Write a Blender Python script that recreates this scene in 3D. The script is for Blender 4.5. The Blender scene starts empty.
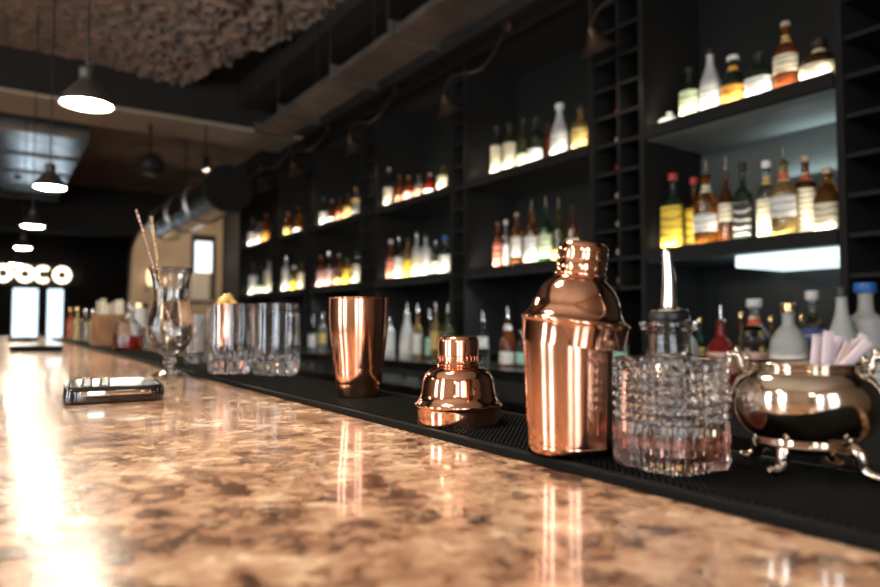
import bpy, bmesh, math, random
from mathutils import Vector, Matrix

random.seed(7)
PI = math.pi
SC = bpy.context.scene
COL = SC.collection

# ------------------------------------------------------------------ camera
FPX = 670.0                     # focal length in pixels of the 880x587 frame
W0, H0 = 880.0, 587.0
YAW = math.atan(450.0 / FPX)    # the bar runs along +Y, the camera looks to its right
PITCH = math.atan(29.5 / FPX)
BARZ = 1.08                     # bar top height
EYE = Vector((0.0, 0.0, BARZ + 0.122))
cam_d = bpy.data.cameras.new('camera')
cam = bpy.data.objects.new('camera', cam_d)
COL.objects.link(cam)
cam.location = EYE
cam.rotation_euler = (PI / 2 + PITCH, 0, -YAW)
cam_d.sensor_width = 36.0
cam_d.lens = FPX * 36.0 / W0
cam_d.clip_start = 0.01
cam_d.dof.use_dof = True
cam_d.dof.focus_distance = 0.80
cam_d.dof.aperture_fstop = 3.7
cam_d.dof.aperture_blades = 0
SC.camera = cam

# ------------------------------------------------------------------ view, world
SC.view_settings.view_transform = 'Standard'
SC.view_settings.look = 'None'
SC.view_settings.gamma = 1.0
SC.view_settings.use_curve_mapping = False
SC.view_settings.exposure = 0.0
SC.cycles.caustics_reflective = False
SC.cycles.caustics_refractive = False
SC.cycles.max_bounces = 14
SC.cycles.transmission_bounces = 14
SC.cycles.glossy_bounces = 6
SC.cycles.diffuse_bounces = 4
SC.cycles.sample_clamp_indirect = 6.0
SC.cycles.use_denoising = True
wd = bpy.data.worlds.new('world'); SC.world = wd
wd.use_nodes = True
wd.node_tree.nodes['Background'].inputs[0].default_value = (0.80, 0.90, 1.0, 1)
wd.node_tree.nodes['Background'].inputs[1].default_value = 2.2

def area(name, loc, rot, sx, sy, power, color, spread=PI):
    d = bpy.data.lights.new(name, 'AREA'); d.shape = 'RECTANGLE'
    d.size = sx; d.size_y = sy; d.energy = power; d.color = color; d.spread = spread
    o = bpy.data.objects.new(name, d); COL.objects.link(o)
    o.location = loc; o.rotation_euler = rot
    return o
# daylight entering by the windows of the street wall and of the wall behind the guests
WIN_LEFT = [(0.35, 0.55), (1.95, 0.55)]      # (centre along the bar, width)
WIN_REAR = [(-2.3, 0.8), (-0.9, 0.8)]
DAY = (0.82, 0.91, 1.0)
for i, (y, w) in enumerate(WIN_LEFT):
    area('window_daylight', (-3.62, y, 1.75), (0, -PI / 2, 0), 1.9, w, 40, DAY)
for i, (x, w) in enumerate(WIN_REAR):
    area('window_daylight', (x, -2.82, 1.75), (PI / 2, 0, 0), w, 1.9, 26, DAY)

# ------------------------------------------------------------------ pixel helpers
_F = Vector((math.sin(YAW) * math.cos(PITCH), math.cos(YAW) * math.cos(PITCH), math.sin(PITCH)))
_R = Vector((math.cos(YAW), -math.sin(YAW), 0))
_U = _R.cross(_F)
def ray(px, py):
    return _F + _R * ((px - W0 / 2) / FPX) + _U * ((H0 / 2 - py) / FPX)
def at_z(px, py, z):
    d = ray(px, py); t = (z - EYE.z) / d.z
    return EYE + d * t
def at_x(px, py, x):
    d = ray(px, py); t = (x - EYE.x) / d.x
    return EYE + d * t
def at_y(px, py, y):
    d = ray(px, py); t = (y - EYE.y) / d.y
    return EYE + d * t
def proj(p):
    d = Vector(p) - EYE; w = d.dot(_F)
    return (W0 / 2 + FPX * d.dot(_R) / w, H0 / 2 - FPX * d.dot(_U) / w)
def on_row(px, x, z):           # point of the row (x, z) that shows at column px
    py = 323.0
    for _ in range(6):
        d = ray(px, py); p = Vector((x, x * d.y / d.x, z)); py = proj(p)[1]
    return p
def mpp(p):                     # metres per pixel at a point
    return (Vector(p) - EYE).dot(_F) / FPX

# ------------------------------------------------------------------ materials
MATS = {}
def pbr(name, col, rough=0.5, metal=0.0, trans=0.0, ior=1.45, spec=0.5, coat=0.0, emit=None, estr=0.0):
    if name in MATS: return MATS[name]
    m = bpy.data.materials.new(name); m.use_nodes = True
    b = m.node_tree.nodes['Principled BSDF']
    b.inputs['Base Color'].default_value = (*col, 1)
    b.inputs['Roughness'].default_value = rough
    b.inputs['Metallic'].default_value = metal
    b.inputs['Transmission Weight'].default_value = trans
    b.inputs['IOR'].default_value = ior
    b.inputs['Specular IOR Level'].default_value = spec
    b.inputs['Coat Weight'].default_value = coat
    b.inputs['Coat Roughness'].default_value = 0.05
    if emit:
        b.inputs['Emission Color'].default_value = (*emit, 1)
        b.inputs['Emission Strength'].default_value = estr
    MATS[name] = m
    return m
def nodes(m): return m.node_tree.nodes, m.node_tree.links, m.node_tree.nodes['Principled BSDF']
def noise_bump(m, scale, strength, dist=0.002, detail=4):
    n, l, b = nodes(m)
    tc = n.new('ShaderNodeTexCoord'); t = n.new('ShaderNodeTexNoise'); bp = n.new('ShaderNodeBump')
    t.inputs['Scale'].default_value = scale; t.inputs['Detail'].default_value = detail
    bp.inputs['Strength'].default_value = strength; bp.inputs['Distance'].default_value = dist
    l.new(tc.outputs['Object'], t.inputs['Vector']); l.new(t.outputs['Fac'], bp.inputs['Height'])
    l.new(bp.outputs['Normal'], b.inputs['Normal'])
    return m
def noise_color(m, scale, c0, c1, p0=0.35, p1=0.65, detail=5, dist=0.0):
    n, l, b = nodes(m)
    tc = n.new('ShaderNodeTexCoord'); t = n.new('ShaderNodeTexNoise'); r = n.new('ShaderNodeValToRGB')
    t.inputs['Scale'].default_value = scale; t.inputs['Detail'].default_value = detail
    t.inputs['Distortion'].default_value = dist
    r.color_ramp.elements[0].position = p0; r.color_ramp.elements[0].color = (*c0, 1)
    r.color_ramp.elements[1].position = p1; r.color_ramp.elements[1].color = (*c1, 1)
    l.new(tc.outputs['Object'], t.inputs['Vector']); l.new(t.outputs['Fac'], r.inputs['Fac'])
    l.new(r.outputs['Color'], b.inputs['Base Color'])
    return m

def marble():
    m = pbr('polished_brown_marble', (.4, .25, .14), 0.24, spec=0.5, coat=0.6)
    n, l, b = nodes(m)
    tc = n.new('ShaderNodeTexCoord')
    mp = n.new('ShaderNodeMapping'); mp.inputs['Rotation'].default_value = (0, 0, 0.5)
    l.new(tc.outputs['Object'], mp.inputs['Vector'])
    def noise(scale, detail, rough=.6, dist=0.0, vec=None):
        t = n.new('ShaderNodeTexNoise'); t.inputs['Scale'].default_value = scale; t.inputs['Detail'].default_value = detail
        t.inputs['Roughness'].default_value = rough; t.inputs['Distortion'].default_value = dist
        l.new(vec or mp.outputs['Vector'], t.inputs['Vector']); return t
    def ramp(src, stops):
        r = n.new('ShaderNodeValToRGB'); e = r.color_ramp.elements
        e[0].position, e[1].position = stops[0][0], stops[-1][0]
        e[0].color = (*stops[0][1], 1); e[1].color = (*stops[-1][1], 1)
        for p, c in stops[1:-1]:
            q = e.new(p); q.color = (*c, 1)
        l.new(src, r.inputs['Fac']); return r
    def mix(fac, A, B, mode='MIX'):
        x = n.new('ShaderNodeMix'); x.data_type = 'RGBA'; x.blend_type = mode
        for sock, v in ((x.inputs[0], fac), (x.inputs[6], A), (x.inputs[7], B)):
            if isinstance(v, (tuple, float)): sock.default_value = v
            else: l.new(v, sock)
        return x
    def g(v): return (v, v, v)
    warp = noise(75, 4, .6)
    mx = n.new('ShaderNodeVectorMath'); mx.operation = 'MULTIPLY_ADD'; mx.inputs[1].default_value = (.016, .016, .016)
    l.new(warp.outputs['Color'], mx.inputs[0]); l.new(mp.outputs['Vector'], mx.inputs[2])
    def cells(scale):
        v = n.new('ShaderNodeTexVoronoi'); v.feature = 'SMOOTH_F1'; v.inputs['Scale'].default_value = scale; v.inputs['Smoothness'].default_value = .12
        l.new(mx.outputs[0], v.inputs['Vector'])
        q = n.new('ShaderNodeSeparateColor'); l.new(v.outputs['Color'], q.inputs[0]); return q.outputs[0]
    def madd(a_, k, c_):
        m_ = n.new('ShaderNodeMath'); m_.operation = 'MULTIPLY_ADD'; m_.inputs[1].default_value = k
        l.new(a_, m_.inputs[0])
        if isinstance(c_, float): m_.inputs[2].default_value = c_
        else: l.new(c_, m_.inputs[2])
        return m_.outputs[0]
    # broken clasts of two sizes over a cloudy ground
    t0 = madd(noise(17, 8, .66, .5).outputs['Fac'], 1.15, -.33)
    t1 = madd(cells(48), .34, t0)
    t2 = madd(cells(105), .24, t1)
    base = ramp(t2, [(.22, (.045, .020, .014)), (.34, (.13, .060, .036)), (.46, (.30, .160, .098)), (.60, (.42, .245, .155)), (.74, (.55, .36, .245)), (.90, (.78, .60, .45))])
    c1 = mix(0.0, base.outputs[0], (.07, .032, .022, 1))
    # pale broken veins
    vn = noise(38, 6, .6, .5)
    vr = ramp(vn.outputs['Fac'], [(.488, g(0.0)), (.5, g(.75)), (.512, g(0.0))])
    msk = ramp(noise(11, 3).outputs['Fac'], [(.46, g(0.0)), (.58, g(1.0))])
    mv = n.new('ShaderNodeMath'); mv.operation = 'MULTIPLY'; l.new(vr.outputs[0], mv.inputs[0]); l.new(msk.outputs[0], mv.inputs[1])
    c2 = mix(mv.outputs[0], c1.outputs[2], (.86, .68, .49, 1))
    l.new(c2.outputs[2], b.inputs['Base Color'])
    bn = noise(60, 3)
    bp = n.new('ShaderNodeBump'); bp.inputs['Strength'].default_value = 0.12; bp.inputs['Distance'].default_value = 0.001
    l.new(bn.outputs['Fac'], bp.inputs['Height']); l.new(bp.outputs['Normal'], b.inputs['Normal'])
    b.inputs['Coat Roughness'].default_value = .07
    return m
M_MARBLE = marble()
M_COPPER = noise_bump(pbr('polished_copper', (0.86, 0.46, 0.31), 0.09, 1.0), 220, 0.02, 0.0006, 3)
M_COPPER2 = noise_bump(pbr('worn_copper', (0.84, 0.43, 0.28), 0.15, 1.0), 260, 0.04, 0.0006, 4)
M_SILVER = noise_bump(pbr('tarnished_silver', (0.66, 0.55, 0.46), 0.10, 1.0), 60, 0.05, 0.002, 3)
M_STEEL = pbr('stainless_steel', (0.72, 0.71, 0.70), 0.16, 1.0)
M_CHROME = pbr('chrome', (0.82, 0.80, 0.78), 0.06, 1.0)
M_GOLD = pbr('gold_metal', (0.90, 0.62, 0.28), 0.16, 1.0)
M_GLASS = pbr('clear_glass', (1, 1, 1), 0.0, 0, 1.0, 1.5)
M_GLASS_THIN = pbr('clear_bottle_glass', (0.93, 0.98, 0.97), 0.02, 0, 1.0, 1.4)
M_WATER = pbr('water', (0.97, 0.98, 0.98), 0.0, 0, 1.0, 1.33)
M_BITTERS = pbr('red_bitters', (0.90, 0.50, 0.40), 0.0, 0, 1.0, 1.33)
M_RUBBER = noise_bump(pbr('black_rubber', (0.007, 0.007, 0.007), 0.55, spec=0.08), 300, 0.1, 0.0005)
M_RUBBER2 = pbr('black_stopper_rubber', (0.012, 0.012, 0.012), 0.35)
M_BLACKGLOSS = pbr('black_glossy_resin', (0.008, 0.008, 0.009), 0.08, coat=1.0)
M_BLACK = noise_bump(pbr('black_painted_wood', (0.023, 0.0225, 0.022), 0.7, spec=0.1), 40, 0.1)
M_BLACKMET = pbr('black_painted_metal', (0.03, 0.028, 0.027), 0.4)
M_BACK_SHADE = pbr('grey_green_shaded_backpanel', (0.013, 0.015, 0.015), 0.35)  # bay back darkened: the shade of the dim bays is in its colour
M_UNDER_LIT = pbr('grey_laminate_lit', (0.22, 0.25, 0.245), 0.3)  # first bay's shelf underside, made paler for the light on it
M_BACK_LIT = pbr('grey_green_lit_backpanel', (0.10, 0.115, 0.112), 0.3)  # same bay back made paler where light falls on it
M_UNDER_SHADE = pbr('grey_laminate_shaded', (0.014, 0.014, 0.014), 0.3, spec=.2)  # same underside in the other bays, shade put into the colour
M_CEILBLACK = noise_bump(pbr('black_ceiling_paint', (0.05, 0.048, 0.047), 0.8, spec=0.1), 8, 0.3, 0.01)
M_CEILBROWN = noise_color(pbr('grey_brown_plaster', (0.2, 0.17, 0.15), 0.85, spec=0.15), 3.0, (0.36, 0.30, 0.26), (0.58, 0.48, 0.41))
M_GALV = noise_color(pbr('galvanised_sheet', (0.5, 0.5, 0.5), 0.24, 1.0), 5.0, (0.50, 0.50, 0.51), (0.70, 0.69, 0.68))
M_DUCTDARK = noise_color(pbr('dull_duct_sheet', (0.3, 0.28, 0.26), 0.42, 0.35), 6.0, (0.10, 0.088, 0.08), (0.17, 0.15, 0.135))
M_WALL = noise_color(pbr('dark_grey_wall_plaster', (0.05, 0.047, 0.045), 0.8), 2.0, (0.035, 0.033, 0.032), (0.055, 0.05, 0.048))
M_BEIGE = noise_color(pbr('beige_wall_plaster', (0.55, 0.42, 0.31), 0.85), 3.0, (0.48, 0.36, 0.26), (0.60, 0.46, 0.34))
M_FLOOR = noise_color(pbr('dark_brown_floor', (0.06, 0.045, 0.035), 0.5), 6.0, (0.05, 0.036, 0.028), (0.09, 0.065, 0.05))
M_WOOD = noise_color(pbr('brown_wood', (0.25, 0.13, 0.06), 0.5), 12.0, (0.20, 0.10, 0.05), (0.34, 0.18, 0.09))
M_WHITEP = pbr('white_paint', (0.75, 0.74, 0.72), 0.5)
M_LAMP = pbr('lamp_diffuser', (1, 0.9, 0.75), 0.4, emit=(1.0, 0.86, 0.66), estr=230.0)
M_BULB = pbr('bulb_glow', (1, 0.9, 0.75), 0.4, emit=(1.0, 0.78, 0.5), estr=14.0)
M_SIGN = pbr('sign_letter_glow', (1, 0.9, 0.75), 0.4, emit=(1.0, 0.83, 0.60), estr=4.2)
M_LED = pbr('led_strip_glow', (1, 1, 1), 0.4, emit=(1.0, 0.93, 0.80), estr=8.0)
M_LEDPANEL = pbr('led_panel_glow', (0.9, 1, 1), 0.4, emit=(0.78, 0.97, 1.0), estr=1.3)
M_FILLSTRIP = pbr('hidden_fill_strip', (.02, .02, .02), 0.6, spec=.1, emit=(0.80, 0.97, 1.0), estr=0.006)  # near-black casing of the added counter strips
M_PANE = pbr('window_glass', (0.9, 0.97, 1.0), 0.0, 0, 1.0, 1.02)
M_DAYPANE = pbr('frosted_daylit_glass', (0.9, 0.95, 1.0), 0.5, emit=(0.88, 0.95, 1.0), estr=1.4)

# ------------------------------------------------------------------ mesh helpers
def obj(name, bm, mat, parent=None, smooth=True, loc=None, rot=None):
    me = bpy.data.meshes.new(name)
    bmesh.ops.recalc_face_normals(bm, faces=bm.faces)
    bm.to_mesh(me); bm.free()
    return link(name, me, mat, parent, smooth, loc, rot)
def link(name, me, mat, parent=None, smooth=True, loc=None, rot=None):
    if smooth:
        for p in me.polygons: p.use_smooth = True
    o = bpy.data.objects.new(name, me); COL.objects.link(o)
    if mat is not None and not me.materials: me.materials.append(mat)
    if parent is not None: o.parent = parent
    if loc is not None: o.location = loc
    if rot is not None: o.rotation_euler = rot
    if smooth: autosmooth(me)
    return o
def autosmooth(me, ang=math.radians(38)):
    bm = bmesh.new(); bm.from_mesh(me)
    for e in bm.edges:
        if len(e.link_faces) == 2 and e.calc_face_angle(0) > ang: e.smooth = False
    bm.to_mesh(me); bm.free()
def tag(o, label=None, cat=None, group=None, kind=None):
    if label: o['label'] = label
    if cat: o['category'] = cat
    if group: o['group'] = group
    if kind: o['kind'] = kind
    return o
def thing(name, label, cat, loc=(0, 0, 0), rot=(0, 0, 0), group=None):
    o = bpy.data.objects.new(name, None); COL.objects.link(o)
    o.empty_display_size = 0.05
    o.location = loc; o.rotation_euler = rot
    return tag(o, label, cat, group)
def struct(o): o['kind'] = 'structure'; return o

def box(bm, x0, x1, y0, y1, z0, z1):
    vs = [bm.verts.new((x, y, z)) for x in (x0, x1) for y in (y0, y1) for z in (z0, z1)]
    for f in ((0, 1, 3, 2), (4, 6, 7, 5), (0, 4, 5, 1), (2, 3, 7, 6), (0, 2, 6, 4), (1, 5, 7, 3)):
        bm.faces.new([vs[i] for i in f])
    return bm
def boxbm(*a, bevel=0.0, seg=2):
    bm = bmesh.new(); box(bm, *a)
    if bevel: bmesh.ops.bevel(bm, geom=list(bm.edges), offset=bevel, segments=seg, affect='EDGES', profile=0.5)
    return bm
def lathe(prof, seg=48, rf=None, bm=None):
    """prof: list of (r, z); rf(angle, i, r, z) -> radius. closed at r==0 ends."""
    bm = bm or bmesh.new()
    rings = []
    for i, (r, z) in enumerate(prof):
        if r <= 1e-6: rings.append([bm.verts.new((0, 0, z))])
        else:
            ring = []
            for k in range(seg):
                a = 2 * PI * k / seg
                rr = rf(a, i, r, z) if rf else r
                ring.append(bm.verts.new((rr * math.cos(a), rr * math.sin(a), z)))
            rings.append(ring)
    for A, B in zip(rings, rings[1:]):
        if len(A) == 1 and len(B) == 1: continue
        for k in range(seg):
            j = (k + 1) % seg
            if len(A) == 1: bm.faces.new((A[0], B[k], B[j]))
            elif len(B) == 1: bm.faces.new((A[k], A[j], B[0]))
            else: bm.faces.new((A[k], A[j], B[j], B[k]))
    return bm
def smooth_prof(pts, n=6):
    """Catmull-Rom through the profile points; a repeated point makes a corner."""
    out = []
    P = [Vector((p[0], p[1])) for p in pts]
    for i in range(len(P) - 1):
        p0 = P[i - 1] if i > 0 else P[i]; p1 = P[i]; p2 = P[i + 1]; p3 = P[i + 2] if i + 2 < len(P) else P[i + 1]
        if (p2 - p1).length < 1e-9: continue
        for k in range(n):
            t = k / n
            v = 0.5 * ((2 * p1) + (p2 - p0) * t + (2 * p0 - 5 * p1 + 4 * p2 - p3) * t * t + (3 * p1 - p0 - 3 * p2 + p3) * t ** 3)
            lo, hi = min(p1.y, p2.y), max(p1.y, p2.y)
            out.append((max(v.x, 0.0), min(max(v.y, lo), hi)))
    out.append((P[-1].x, P[-1].y))
    return out
def tube(bm, pts, rad, seg=10, cap=True):
    """sweep a circle along pts; rad a number or list"""
    P = [Vector(p) for p in pts]
    n = len(P)
    rads = rad if isinstance(rad, (list, tuple)) else [rad] * n
    rings = []; up = None
    for i, p in enumerate(P):
        d = (P[min(i + 1, n - 1)] - P[max(i - 1, 0)]).normalized()
        if up is None:
            up = d.orthogonal().normalized()
        else:
            up = (up - d * up.dot(d)).normalized()
        s = d.cross(up)
        rings.append([bm.verts.new(p + (up * math.cos(2 * PI * k / seg) + s * math.sin(2 * PI * k / seg)) * rads[i]) for k in range(seg)])
    for A, B in zip(rings, rings[1:]):
        for k in range(seg):
            j = (k + 1) % seg
            bm.faces.new((A[k], A[j], B[j], B[k]))
    if cap:
        bm.faces.new(rings[0][::-1]); bm.faces.new(rings[-1])
    return bm
def bez(p0, p1, p2, n=10):
    p0, p1, p2 = Vector(p0), Vector(p1), Vector(p2)
    return [p0 * (1 - t) ** 2 + p1 * 2 * t * (1 - t) + p2 * t * t for t in [k / n for k in range(n + 1)]]
def prism(pts, z0, z1):
    """closed polygon (x, y) extruded in z"""
    bm = bmesh.new()
    a = [bm.verts.new((x, y, z0)) for x, y in pts]; b = [bm.verts.new((x, y, z1)) for x, y in pts]
    n = len(pts)
    bm.faces.new(a[::-1]); bm.faces.new(b)
    for k in range(n):
        j = (k + 1) % n
        bm.faces.new((a[k], a[j], b[j], b[k]))
    return bm

# ================================================================== STRUCTURE
XB = 2.95            # wall behind the back bar
YF = 19.0            # far wall
CZ = 3.72            # ceiling
XL, YR = -3.6, -2.8  # street wall, rear wall
struct(obj('floor', boxbm(XL - .2, XB + .2, YR - .2, YF + .2, -0.1, 0), M_FLOOR, smooth=False))
struct(obj('ceiling', boxbm(XL - .2, XB + .2, YR - .2, YF + .2, CZ, CZ + 0.1), M_CEILBLACK, smooth=False))
struct(obj('wall_right', boxbm(XB, XB + .2, YR, YF, 0, CZ), M_WALL, smooth=False))
def wall_with_holes(name, axis, pos, thick, lo, hi, holes, mat):
    """wall along an axis with rectangular openings: holes = (c0, c1, z0, z1)"""
    bm = bmesh.new()
    def put(a0, a1, z0, z1):
        if a1 - a0 < 1e-4 or z1 - z0 < 1e-4: return
        if axis == 'y': box(bm, pos - thick, pos, a0, a1, z0, z1)
        else: box(bm, a0, a1, pos, pos + thick, z0, z1)
    cur = lo
    for a0, a1, z0, z1 in sorted(holes):
        put(cur, a0, 0, CZ); put(a0, a1, 0, z0); put(a0, a1, z1, CZ); cur = a1
    put(cur, hi, 0, CZ)
    return struct(obj(name, bm, mat, smooth=False))
wall_with_holes('wall_left', 'y', XL, .2, YR, YF, [(y - w / 2, y + w / 2, .8, 2.7) for y, w in WIN_LEFT], M_BEIGE)
wall_with_holes('wall_rear', 'x', YR - .2, .2, XL, XB, [(x - w / 2, x + w / 2, .8, 2.7) for x, w in WIN_REAR], M_BEIGE)
_wn = 0
def window_frame(cx, cy, w, axis):
    global _wn
    _wn += 1
    e = bpy.data.objects.new('window_%d' % _wn, None); COL.objects.link(e); struct(e)
    e.location = (cx, cy, 0)
    t = 0.05
    def bar(a0, a1, z0, z1, nm):
        if axis == 'y': obj(nm, boxbm(-.03, .03, a0, a1, z0, z1), M_BLACKMET, e, False)
        else: obj(nm, boxbm(a0, a1, -.03, .03, z0, z1), M_BLACKMET, e, False)
    bar(-w / 2, -w / 2 + t, .8, 2.7, 'frame_stile'); bar(w / 2 - t, w / 2, .8, 2.7, 'frame_stile')
    bar(-w / 2 + t, w / 2 - t, .8, .85, 'frame_rail'); bar(-w / 2 + t, w / 2 - t, 2.65, 2.7, 'frame_rail')
    bar(-w / 2 + t, w / 2 - t, 1.95, 1.98, 'mullion')
for y, w in WIN_LEFT: window_frame(XL - .06, y, w, 'y')
for x, w in WIN_REAR: window_frame(x, YR - .06, w, 'x')

# far wall with two daylit door panes
fd = []
for (x0, x1) in ((10, 41), (45, 66)):
    a = at_y(x0, 300, YF); b = at_y(x1, 300, YF); fd.append((a.x, b.x))
ztop = at_y(30, 286, YF).z
wall_with_holes('wall_far', 'x', YF, .2, XL, XB, [(a, b, .02, ztop) for a, b in fd], M_WALL)
for i, (a, b) in enumerate(fd):
    e = bpy.data.objects.new('door_%d' % (i + 1), None); COL.objects.link(e); struct(e)
    e.location = ((a + b) / 2, YF + .1, 0)
    w = b - a
    obj('door_pane', boxbm(-w / 2 + .06, w / 2 - .06, -.01, .01, .14, ztop - .06), M_PANE, e, False)
    for s in (-1, 1):
        obj('door_stile', boxbm(min(s * w / 2, s * (w / 2 - .06)), max(s * w / 2, s * (w / 2 - .06)), -.03, .03, .02, ztop), M_BLACKMET, e, False)
    obj('door_rail', boxbm(-w / 2 + .06, w / 2 - .06, -.03, .03, .02, .14), M_BLACKMET, e, False)
    obj('door_rail', boxbm(-w / 2 + .06, w / 2 - .06, -.03, .03, ztop - .06, ztop), M_BLACKMET, e, False)

# unseen cream plaster over the guest side, added to brighten the copper domes
struct(obj('trim_6', boxbm(XL, 2.05, YR, 2.6, CZ - .02, CZ), pbr('cream_bounce_plaster', (.62, .53, .43), .85), smooth=False))
# beams across the ceiling
def beam(name, y0, y1, z0, mat, x0=XL, x1=XB, z1=CZ):
    return struct(obj(name, boxbm(x0, x1, y0, y1, z0, z1), mat, smooth=False))
yb0 = at_z(0, 35, CZ).y
zbb = at_y(100, 106, yb0).z
beam('trim_1', yb0, yb0 + .75, zbb + .03, M_CEILBLACK)
struct(obj('trim_7', boxbm(XL, XB, yb0 + .02, yb0 + .73, zbb, zbb + .029), pbr('lit_underside_beige', (.72, .60, .46), .8), smooth=False))  # pale board: the light on the beam's underside, put into colour
beam('trim_2', 12.6, 13.2, 2.72, M_CEILBLACK)
# dropped dark soffit above the aisle
struct(obj('trim_3', boxbm(2.1, XB, YR, yb0 - .02, 3.45, CZ), M_CEILBLACK, smooth=False))
# plaster ceiling bay behind the beam
struct(obj('trim_4', boxbm(XL, XB, yb0 + .76, 12.59, 3.5, CZ), M_CEILBROWN, smooth=False))
# rough, broken plaster patch on the ceiling in front of the beam
def rough_patch():
    m = pbr('broken_rough_plaster', (0.2, 0.16, 0.13), 0.9, spec=0.1)
    n, l, b = nodes(m)
    tc = n.new('ShaderNodeTexCoord'); t = n.new('ShaderNodeTexNoise'); r = n.new('ShaderNodeValToRGB')
    t.inputs['Scale'].default_value = 9; t.inputs['Detail'].default_value = 6
    e = r.color_ramp.elements
    e[0].position = .4; e[0].color = (0.26, 0.23, 0.205, 1); e[1].position = .70; e[1].color = (0.50, 0.33, 0.23, 1)
    l.new(tc.outputs['Object'], t.inputs['Vector']); l.new(t.outputs['Fac'], r.inputs['Fac']); l.new(r.outputs['Color'], b.inputs['Base Color'])
    bm = bmesh.new()
    rnd = random.Random(3)
    zc = CZ - 0.05
    y1 = yb0 - .01; y0 = at_z(330, 0, zc).y - .9
    ny, nx = 90, 100
    xs0 = -1.6
    def edge(y):      # right-hand ragged limit
        pa = at_z(340, 0, zc); pb = at_z(190, 72, zc)
        t = (y - pa.y) / (pb.y - pa.y)
        return pa.x + (pb.x - pa.x) * t
    grid = []
    for j in range(ny + 1):
        y = y0 + (y1 - y0) * j / ny
        xe = edge(y) + rnd.uniform(-.05, .05)
        row = []
        for i in range(nx + 1):
            x = xs0 + (xe - xs0) * i / nx
            f = min(1.0, max(0.0, (x - 0.0) / 1.4))
            z = zc - 0.03 - rnd.random() * (0.015 + 0.085 * f * f)
            row.append(bm.verts.new((x, y, z)))
        grid.append(row)
    top = [[bm.verts.new((v.co.x, v.co.y, CZ - .001)) for v in (r_[0], r_[-1])] for r_ in grid]
    for j in range(ny):
        for i in range(nx):
            bm.faces.new((grid[j][i], grid[j][i + 1], grid[j + 1][i + 1], grid[j + 1][i]))
        bm.faces.new((grid[j][-1], top[j][1], top[j + 1][1], grid[j + 1][-1]))
        bm.faces.new((grid[j][0], top[j][0], top[j + 1][0], grid[j + 1][0]))
        bm.faces.new((top[j][0], top[j][1], top[j + 1][1], top[j + 1][0]))
    return struct(obj('trim_5', bm, m, smooth=False))
rough_patch()

# beige end wall past the back bar, its free top corner rounded to an arch
YE = 10.4
def end_wall():
    xl = at_y(131, 280, YE).x
    zt = at_y(185, 214, YE).z
    pts = [(xl, 0)]
    zc_ = at_y(131, 262, YE).z
    R = at_y(178, 214, YE).x - xl
    for k in range(13):
        a = PI - k / 12 * PI / 2
        pts.append((xl + R + R * math.cos(a), zc_ + (zt - zc_) * math.sin(a)))
    pts += [(XB, zt), (XB, 0)]
    bm = bmesh.new()
    a = [bm.verts.new((x, YE, z)) for x, z in pts]; b = [bm.verts.new((x, YE + .25, z)) for x, z in pts]
    bm.faces.new(a); bm.faces.new(b[::-1])
    for k in range(len(pts)):
        j = (k + 1) % len(pts); bm.faces.new((a[k], b[k], b[j], a[j]))
    return struct(obj('wall_end', bm, M_BEIGE, smooth=False))
end_wall()
# window in the end wall: dark frame, daylit frosted pane, lower blind
def end_window():
    p0 = at_y(190, 301, YE); p1 = at_y(215, 236, YE)
    e = bpy.data.objects.new('window_%d' % (_wn + 1), None); COL.objects.link(e); struct(e)
    e.location = (p0.x, YE, p0.z)
    w = p1.x - p0.x; h = p1.z - p0.z
    obj('pane', boxbm(.05, w - .05, -.03, -.01, h * .43, h - .1), M_DAYPANE, e, False)
    obj('blind', boxbm(.0, w - .1, -.06, -.032, 0.02, h * .43), pbr('cream_blind', (.78, .72, .64), .7), e, False)
    for s in (0, 1):
        obj('frame_stile', boxbm(s * (w - .05), s * (w - .05) + .05, -.05, -.005, 0.02, h), M_BLACKMET, e, False)
    obj('frame_rail', boxbm(.05, w - .05, -.05, -.005, h - .1, h), M_BLACKMET, e, False)
end_window()

# ================================================================== BAR COUNTER
XM0 = 0.3925; XM1 = 0.557        # bar mat edges
def bar_counter():
    root = thing('bar_counter', 'long bar counter topped with polished brown and beige marble', 'bar counter', (0, 0, 0))
    y0, y1 = -1.6, 7.4
    top = boxbm(-0.22, 0.60, y0, y1, BARZ - .04, BARZ, bevel=.004)
    obj('worktop', top, M_MARBLE, root, False)
    obj('body', boxbm(-0.02, 0.55, y0 + .05, y1 - .05, .1, BARZ - .041), M_BLACK, root, False)
    obj('plinth', boxbm(0.02, 0.50, y0 + .08, y1 - .08, 0, .1), M_BLACKMET, root, False)
    n = 8
    for k in range(n):
        a = y0 + .1 + (y1 - y0 - .2) * k / n
        obj('front_panel', boxbm(-0.045, -0.021, a + .02, a + (y1 - y0 - .2) / n - .02, .16, BARZ - .08, bevel=.005), M_WOOD, root, False)
    # foot rail
    bm = tube(bmesh.new(), [(-.2, y0 + .1, .2), (-.2, y1 - .1, .2)], .025, 12)
    obj('foot_rail', bm, M_GOLD, root)
    for k in range(5):
        y = y0 + .4 + k * 1.95
        obj('rail_bracket', tube(bmesh.new(), [(-.2, y, .2), (-.03, y, .2)], .012, 8), M_GOLD, root)
bar_counter()

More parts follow.
